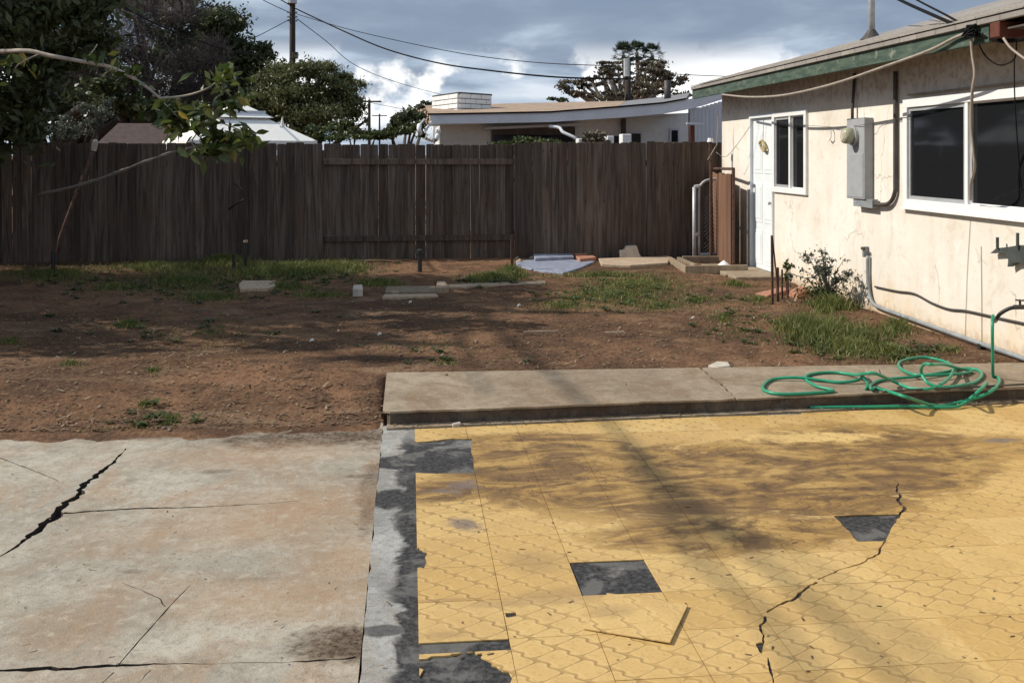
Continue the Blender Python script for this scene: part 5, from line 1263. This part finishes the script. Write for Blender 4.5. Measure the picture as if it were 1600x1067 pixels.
# palms
def palm(px, py, t, h_r, label, seed):
    top = P(px, py, t); b = gpt(px + 2, t)
    o = thing('fan_palm', label, 'palm', tuple(b), 'palms behind the flat topped tree')
    MB().tube(smooth_path([b, b.lerp(top, .5) + Vector((.15, 0, 0)), top], 4), [.2 - .008 * i for i in range(9)], 7).build('trunk', M['bark'], o, smooth=True)
    q = random.Random(seed); V, Fc = [], []
    for k in range(46):
        a = q.uniform(0, 6.28); el = q.uniform(-.9, 1.4); d = Vector((math.cos(a) * math.cos(el), math.sin(a) * math.cos(el), math.sin(el))); l = h_r * q.uniform(.75, 1.1)
        c = top + d * l * .55; sd_ = d.cross(Vector((0, 0, 1))).normalized(); up = sd_.cross(d)
        b0 = len(V); V += [tuple(top - sd_ * .02), tuple(top + sd_ * .02), tuple(c)]; Fc.append((b0, b0 + 1, b0 + 2))
        for j in range(9):
            f_ = (j - 4) / 4 * 1.15; e = c + (d * math.cos(f_) + sd_ * math.sin(f_)) * l * .5 - Vector((0, 0, .1 * l * abs(f_)))
            n_ = (d * -math.sin(f_) + sd_ * math.cos(f_)) * .045
            b0 = len(V); V += [tuple(c), tuple(c.lerp(e, .6) + n_), tuple(e), tuple(c.lerp(e, .6) - n_)]; Fc += [(b0, b0+1, b0+2), (b0, b0+2, b0+3)]
    quick_mesh('crown', V, Fc, M['leaf_palm'], o)
palm(974, 86, 72, 1.05, 'leftmost of the three fan palms above the bronze tree', 1)
palm(995, 82, 75, .95, 'middle palm of the three above the bronze tree', 2)
palm(1019, 87, 72, 1.05, 'rightmost of the three fan palms, standing a little apart', 3)

# utility poles and wires
def pole(px, ytop, t, r, label, arm=True, x2=None):
    b, tp_ = gpt(px, t), P(x2 or px, ytop, t)
    o = thing('utility_pole', label, 'utility pole', tuple(b), None)
    MB().tube([b, tp_], [r * 1.15, r * .9], 10).build('shaft', M['polewood'], o, smooth=True)
    return o
up = pole(457, -60, 44, .13, 'tall dark utility pole rising behind the olive tree')
for y_, nm in ((20, 0), (27, 1), (33, 2)):
    c = P(457, y_, 44); MB().tube([c + Vector((-.22, -.05, 0)), c + Vector((.22, -.05, 0))], .035, 6).build('insulator', M['greypipe'], up)
MB().tube([P(456, 6, 43.8), P(456, -30, 43.8)], .22, 10).build('transformer', M['galv'], up)
MB().tube([P(461, 82, 43.9), P(461, 92, 43.9)], .14, 8).build('junction_box', M['black'], up)
MB().box(tuple(P(440, -40, 43.9)), tuple(P(475, -36, 44.2))).build('crossarm', M['polewood'], up)
for px, yt, t, lab in ((577, 156, 75, 'small far pole seen right of the olive tree'), (593, 178, 120, 'smallest and farthest pole low over the hedge')):
    o = pole(px, yt, t, .11, lab); c = P(px, yt + 3, t); MB().bar(c + Vector((-.9, 0, 0)), c + Vector((.9, 0, 0)), .1, .12).build('crossarm', M['polewood'], o)
fp = pole(981, 92, 30, .10, 'dark pole with pale top standing behind the white house roof')
MB().tube([P(979, 120, 29.9), P(979, 92, 29.9)], .09, 8).build('riser_cover', M['galv'], fp)
def wire(pts, r, label, n=6): return MB().tube(smooth_path(pts, n), r, 5).build('power_line', M['wireblack'], None, label, 'power line', smooth=True)
wire([P(462, 14, 44), P(530, 46, 41), P(600, 76, 38), P(680, 98, 35), P(760, 110, 32.5), P(870, 121, 30.5), P(981, 124, 29.8)], .028, 'thickest power line sagging from the pole across to the white house')
wire([P(462, 22, 44), P(540, 45, 41), P(640, 68, 38), P(740, 87, 35), P(850, 99, 33), P(981, 104, 30)], .014, 'thin power line just above the thick one')
wire([P(464, 30, 44), P(510, 65, 50), P(560, 105, 58), P(640, 135, 70), P(740, 160, 90)], .018, 'thin line falling steeply from the pole to the right')
wire([P(452, 8, 44), P(420, -12, 41), P(390, -40, 38)], .024, 'upper line leaving the pole to the left')
wire([P(452, 20, 44), P(410, 0, 41), P(370, -25, 38)], .016, 'middle line leaving the pole to the left')
wire([P(452, 31, 44), P(400, 58, 38), P(360, 72, 34)], .016, 'lowest line from the pole into the dark trees')
wire([P(150, -20, 14), P(180, 3, 15), P(240, 36, 18), P(300, 60, 22), P(370, 82, 30), P(435, 92, 43)], .017, 'black line crossing in front of the dark trees at upper left')
wire([P(575, 160, 75), P(640, 172, 90), P(700, 175, 100)], .02, 'faint far line right of the small pole')
wire([P(1000, 113, 60), P(1090, 118, 60), P(1200, 122, 60)], .022, 'faint far line over the flat topped tree')

# white pop-up canopy
cc = P(372, 215, 19); cn = thing('garden_canopy', 'white two tiered garden canopy showing above the left fence', 'canopy', (cc.x, cc.y, -.13))
hw = 110 * 19 / F; z0, z1, z2, z3 = P(0, 221, 19).z, P(0, 187, 19).z, P(0, 185, 19).z, P(0, 160, 19).z
def frustum(h0, za_, h1, zb_, rot=.42):
    vs = []
    for h, z in ((h0, za_), (h1, zb_)):
        for k in range(4):
            a = rot + math.pi / 4 + k * math.pi / 2; vs.append((cc.x + h * math.sqrt(2) * math.cos(a), cc.y + h * math.sqrt(2) * math.sin(a), z))
    return vs
sk = frustum(hw * .87, z0, hw * .34, z1); vb_ = frustum(hw * .87, z0 - .16, hw * .87, z0)
m_ = MB().add(sk, [(0,1,5,4),(1,2,6,5),(2,3,7,6),(3,0,4,7)]); m_.build('lower_roof', M['canvas'], cn)
MB().add(vb_, [(0,1,5,4),(1,2,6,5),(2,3,7,6),(3,0,4,7)]).build('valance', M['canvas'], cn)
MB().add(frustum(hw * .31, z1 - .02, hw * .31, z2 + .13), [(0,1,5,4),(1,2,6,5),(2,3,7,6),(3,0,4,7)]).build('vent', M['siding'], cn)
MB().add(frustum(hw * .40, z2 + .0, .02, z3), [(0,1,5,4),(1,2,6,5),(2,3,7,6),(3,0,4,7),(4,5,6,7)]).build('upper_roof', M['canvas'], cn)
for v_ in frustum(hw * .84, z0, hw * .84, z0)[:4]:
    MB().tube([(v_[0], v_[1], -.13), (v_[0], v_[1], z0 + .02)], .03, 8).build('post', M['white'], cn)
fs = P(441, 200, 18.2); MB().tube([fs, fs + Vector((0, 0, .06)), fs + Vector((0, 0, .2))], [.05, .035, .004], 8).build('finial', M['canvas'], cn)

# dull red roofed shed behind the left fence
s0, s1 = P(158, 226, 19.5), P(268, 226, 19.5); sz = s0.z
shd = thing('garden_shed', 'dull red roofed shed showing over the fence beside the leaning pole', 'shed', (s0.x, s0.y, -.13))
MB().box((s0.x + .1, s0.y + .3, -.13), (s1.x + .8, s0.y + 2.6, sz)).build('wall', M['farwood'], shd)
MB().prism([(0, sz), (1.5, P(0, 193, 21).z), (3.0, sz), (3.0, sz - .06), (1.5, P(0, 193, 21).z - .06), (0, sz - .06)], lambda u, v, w: (w, s0.y + u, v), s0.x - .1, s1.x + .9).build('roof', M['redroof'], shd)
MB().box((s0.x - .1, s0.y - .07, sz - .1), (s1.x + .9, s0.y - .001, sz - .03)).build('gutter', M['greypipe'], shd)
MB().box((s0.x - .1, s0.y - .03, sz - .28), (s1.x + .9, s0.y + .0, sz - .105)).build('fascia', M['redroof'], shd)

# neighbour's white house
A, B_, D_ = P(672, 180, 22.0), P(1058, 165, 22.6), P(1128, 151, 22.0)
nh = thing('neighbour_house', 'white house with long eave and tan roof beyond the back fence', 'house', (A.x, A.y, -.13))
ex = Vector((B_.x - A.x, B_.y - A.y, 0)); EL = ex.length; ex.normalize(); en = Vector((-ex.y, ex.x, 0))
if en.y < 0: en = -en
def NP(s, d, z): return A * 1.0 + ex * s + en * d + Vector((0, 0, z - A.z))
ez = A.z; slope = (B_.z - A.z) / EL
def nbox(s0, s1, d0, d1, za_, zb_, name, mat, bev=0, par=None, label=None):
    vs = [NP(s, d, z + slope * s * (1 if z > 1.2 else 0)) for z in (za_, zb_) for (s, d) in ((s0, d0), (s1, d0), (s1, d1), (s0, d1))]
    return MB().add(vs, [(3,2,1,0),(4,5,6,7),(0,1,5,4),(1,2,6,5),(2,3,7,6),(3,0,4,7)]).build(name, M[mat], par or nh, bev=bev)
th = .19
EV = [(672, 180, 194), (760, 178.5, 193), (860, 176.5, 191), (965, 168.5, 184.5), (1035, 162.5, 178.5), (1072, 156, 172), (1100, 151, 165), (1128, 145.5, 156)]
def ribbon(rows, t0, t1):
    m = MB(); n = len(rows); vs = []
    for px, ya, yb in rows:
        for t_ in (t0, t1):
            for y_ in (ya, yb):
                p = P(px, y_, t0); vs.append(p + Vector((FW.x, FW.y, 0)) * (t_ - t0))
    fs = []
    for i in range(n - 1):
        a, b = i * 4, i * 4 + 4
        fs += [(a, a+1, b+1, b), (a+2, b+2, b+3, a+3), (a, b, b+2, a+2), (a+1, a+3, b+3, b+1)]
    fs += [(0, 2, 3, 1), (4*n-4, 4*n-3, 4*n-1, 4*n-2)]
    return m.add(vs, fs)
ribbon(EV, 22.0, 22.04).build('fascia', M['whitepaint'], nh)
ribbon([(px - (4 if i == 0 else 0), ya - 2.6, ya - .3) for i, (px, ya, yb) in enumerate(EV[:6])], 21.97, 22.3).build('roof_edge', M['wireblack'], nh)
nbox(.0, EL, .04, 1.0, ez - th - .03, ez - th - .01, 'soffit', 'soffit')
nw = nbox(.25, EL + .6, 1.0, 1.15, -.13, ez - th + .04, 'wall', 'soffit')
nbox(.25, .4, 1.15, 6.0, -.13, ez - .2, 'side_wall', 'soffit')
def s_at(px, d):   # position along the wall plane d seen at photo column px
    r = ray(px, 240); o = A + en * d; den = r.x * ex.y - r.y * ex.x
    t = (o.x * ex.y - o.y * ex.x) / den; p = r * t; return (Vector((p.x, p.y, 0)) - Vector((o.x, o.y, 0))).dot(ex), t
def zrow(py, t): return H - (py - HOR) * t / F
for (p0, p1, ya, yb) in ((955, 972, 209, 224), (984, 1003, 205, 224), (1046, 1061, 200, 222)):
    (sa, ta), (sb_, tb2) = s_at(p0, 1.0), s_at(p1, 1.0)
    za_, zb_ = zrow(yb, ta), zrow(ya, ta)
    f_ = MB().add([NP(s, d, z) for z in (za_, zb_) for (s, d) in ((sa, .96), (sb_, .96), (sb_, 1.0), (sa, 1.0))], [(3,2,1,0),(4,5,6,7),(0,1,5,4),(1,2,6,5),(2,3,7,6),(3,0,4,7)]).build('window', M['whitepaint'], nh)
    MB().add([NP(s, d, z) for z in (za_ + .0, zb_ - .06) for (s, d) in ((sa + .04, .95), (sb_ - .04, .95), (sb_ - .04, .962), (sa + .04, .962))], [(3,2,1,0),(4,5,6,7),(0,1,5,4),(1,2,6,5),(2,3,7,6),(3,0,4,7)]).build('pane', M['glass'], f_)
(sa, ta), (sb_, tb2) = s_at(768, .98), s_at(898, .98)
f_ = nbox(sa, sb_, .93, .995, zrow(232, ta), zrow(208, ta), 'window', 'farwood')
MB().add([NP(s, d, z) for z in (zrow(230, ta), zrow(211, ta)) for (s, d) in ((sa + .06, .915), (sb_ - .06, .915), (sb_ - .06, .929), (sa + .06, .929))], [(3,2,1,0),(4,5,6,7),(0,1,5,4),(1,2,6,5),(2,3,7,6),(3,0,4,7)]).build('pane', M['glass'], f_)
nbox(sa - .2, sb_ + .1, .55, .92, zrow(207, ta), zrow(203.5, ta), 'awning', 'whitepaint')
sa, ta = s_at(974, .9); nbox(sa - .05, sa + .05, .85, .95, -.13, ez - th + .04, 'post', 'farwood')
# tan roof: main slope and a hip at the left end
zr_ = lambda py, t: H - (py - HOR) * t / F
def roof_strip(name, mat, rows):
    m = MB(); vs = []; n = len(rows)
    for px, ya, qx, yb in rows:
        a, b = P(px, ya, 22.2), P(qx, yb, 29.5)
        vs += [a, b, a - Vector((0, 0, .08)), b - Vector((0, 0, .08))]
    fs = []
    for i in range(n - 1):
        a, b = i * 4, i * 4 + 4
        fs += [(a, b, b+1, a+1), (a+2, a+3, b+3, b+2), (a, a+2, b+2, b), (a+1, b+1, b+3, a+3)]
    fs += [(0, 1, 3, 2), (4*n-4, 4*n-2, 4*n-1, 4*n-3)]
    m.add(vs, fs).build(name, M[mat], nh)
roof_strip('roof', 'tanroof', [(674, 178, 664, 164), (760, 176.3, 762, 162.5), (860, 174.4, 862, 160.5), (965, 166.5, 978, 158)])
roof_strip('grey_roof', 'greyroof', [(965.5, 166.5, 979, 158), (1035, 160.5, 1042, 151), (1072, 154, 1078, 145)])
h0, h1, h2 = P(652, 192, 28), P(651, 166, 30.5), P(677, 163, 30.5)
MB().prism([(0, 0), (1, 0), (1, 1), (0, 1)], lambda u, v, w: tuple((P(652, 194, 28) if u == 0 else P(684, 185, 26)).lerp(P(652, 165, 31) if u == 0 else P(684, 162, 30.5), v) + Vector((0, 0, -w))), 0, .1).build('hip_roof', M['tanroof'], nh)
# rising right-hand wing with vertical siding
dz = Vector((0, 0, 1)); bk_ = Vector((FW.x, FW.y, 0))
for k in range(9):
    px = 1081 + k * 6.2; yt = 166 - (px - 1060) * .29; b = P(px, 225, 22.3); tp_ = P(px, yt + 12, 22.3); b.z = -.13
    MB().bar(b, tp_, .083, .02, bk_).build('siding_board', M['siding'], nh)
o_ = P(1079, 225, 22.3); MB().box((o_.x - .02, o_.y + .04, -.13), (P(1145, 225, 22.3).x, o_.y + .12, zrow(168, 22.3))).build('wing_wall', M['siding'], nh)
c0 = P(1081, 205, 21.9); MB().box((c0.x - .05, c0.y - .05, -.13), (c0.x + .05, c0.y + .05, zrow(196, 21.9))).build('post', M['brown'], nh)
MB().bar(P(1073, 193, 21.8), P(1100, 194, 21.8), .07, .04).build('bracket', M['whitepaint'], nh)
# chimney laid in painted bricks
ch = thing('brick_chimney', 'square white painted brick chimney on the tan roof next door', 'chimney', tuple(P(717, 178, 25.5)))
K0, K1, K2 = P(717, 178, 24.6), P(677, 177, 26.2), P(767, 178, 25.5)
zt_ = P(717, 146, 24.6).z; zb0 = K0.z - .12
def side(a, b): d = Vector((b.x - a.x, b.y - a.y, 0)); l = d.length; return d.normalized(), l
d1, l1 = side(K0, K1); d2, l2 = side(K0, K2)
core = [(K0.x, K0.y), (K0.x + d2.x * l2, K0.y + d2.y * l2), (K0.x + d2.x * l2 + d1.x * l1, K0.y + d2.y * l2 + d1.y * l1), (K0.x + d1.x * l1, K0.y + d1.y * l1)]
MB().prism(core, FLAT, zb0 - .6, zt_ - .02).build('core', M['mortar'], ch)
nc = 5; chh = (zt_ - zb0) / nc
for r_ in range(nc):
    for (dd, ll, oth) in ((d1, l1, d2), (d2, l2, d1)):
        nb = 3; off = (.5 if r_ % 2 else 0)
        for k in range(nb + 1):
            a, b = max(0, (k - off) / nb), min(1, (k + 1 - off) / nb)
            if b - a < .06: continue
            p0 = Vector((K0.x, K0.y, 0)) + dd * (ll * a + .008) - oth * .022; p1 = Vector((K0.x, K0.y, 0)) + dd * (ll * b - .008) - oth * .022
            z = zb0 + (r_ + .5) * chh; p0.z = z; p1.z = z
            MB().bar(p0, p1, .05, chh * .84).build('brick', M['whitebrick'], ch, bev=.008)
cap_c = sum((Vector((*c, 0)) for c in core), Vector()) / 4
MB().prism([(cap_c.x + (c[0] - cap_c.x) * 1.04, cap_c.y + (c[1] - cap_c.y) * 1.04) for c in core], FLAT, zt_ - .018, zt_ + .03).build('cap', M['conduit'], ch)
fl_ = P(1043, 153, 26); MB().tube([fl_ - dz * .2, P(1043, 126, 26)], .09, 10).build('flue_pipe', M['conduit'], None, 'dark flue pipe standing on the grey roof next door', 'flue', smooth=True)
# downpipes and odds and ends showing over the fence
MB().tube(smooth_path([P(858, 198, 22.0), P(874, 200, 21.9), P(880, 207, 21.8), P(897, 215, 21.7), P(905, 222, 21.7)], 4), .035, 8).build('downpipe', M['whitepaint'], nh, smooth=True)
MB().tube(smooth_path([P(655, 196, 21.8), P(656, 208, 21.8), P(666, 216, 24.3), P(680, 219, 21.8), P(684, 210, 21.8), P(686, 203, 21.8)], 4), .05, 8).build('downpipe', M['white'], nh, smooth=True)
MB().tube([P(655, 196, 21.8), P(664, 186, 21.8)], .025, 6).tube([P(664, 206, 21.8), P(675, 190, 21.8)], .025, 6).build('bracket', M['whitepaint'], nh)
for k, (p0, p1, ya, yb, lab) in enumerate(((969, 983, 210, 222, 'white utility cabinet right of the porch post'), (946, 956, 213, 222, 'narrow white utility cabinet left of the porch post'), (901, 912, 217, 224, 'low white box at the foot of the downpipe'))):
    a, b = P(p0, yb, 19), P(p1, ya, 19)
    MB().box((a.x, a.y - .2, -.13), (b.x, a.y + .1, b.z)).build('utility_cabinet', M['white'], None, lab, 'cabinet', bev=.01)
tree('porch_shrub', 'dark leafy shrub before the white house porch', 'shrub', gpt(935, 18.3), cluster([(930, 217, 18.3, 24, 9), (915, 214, 18.4, 12, 7)], 71, 6, .45), 2500, .07, 'leaf_brown', 'darkbark', .03, 71, 5)
tree('porch_shrub', 'low green shrub under the dark window of the white house', 'shrub', gpt(850, 18.6), cluster([(840, 222, 18.6, 40, 7), (800, 223, 18.6, 30, 6)], 75, 6, .45), 2500, .07, 'leaf_hedge', 'darkbark', .03, 72, 5)
print('objects', len(bpy.data.objects))
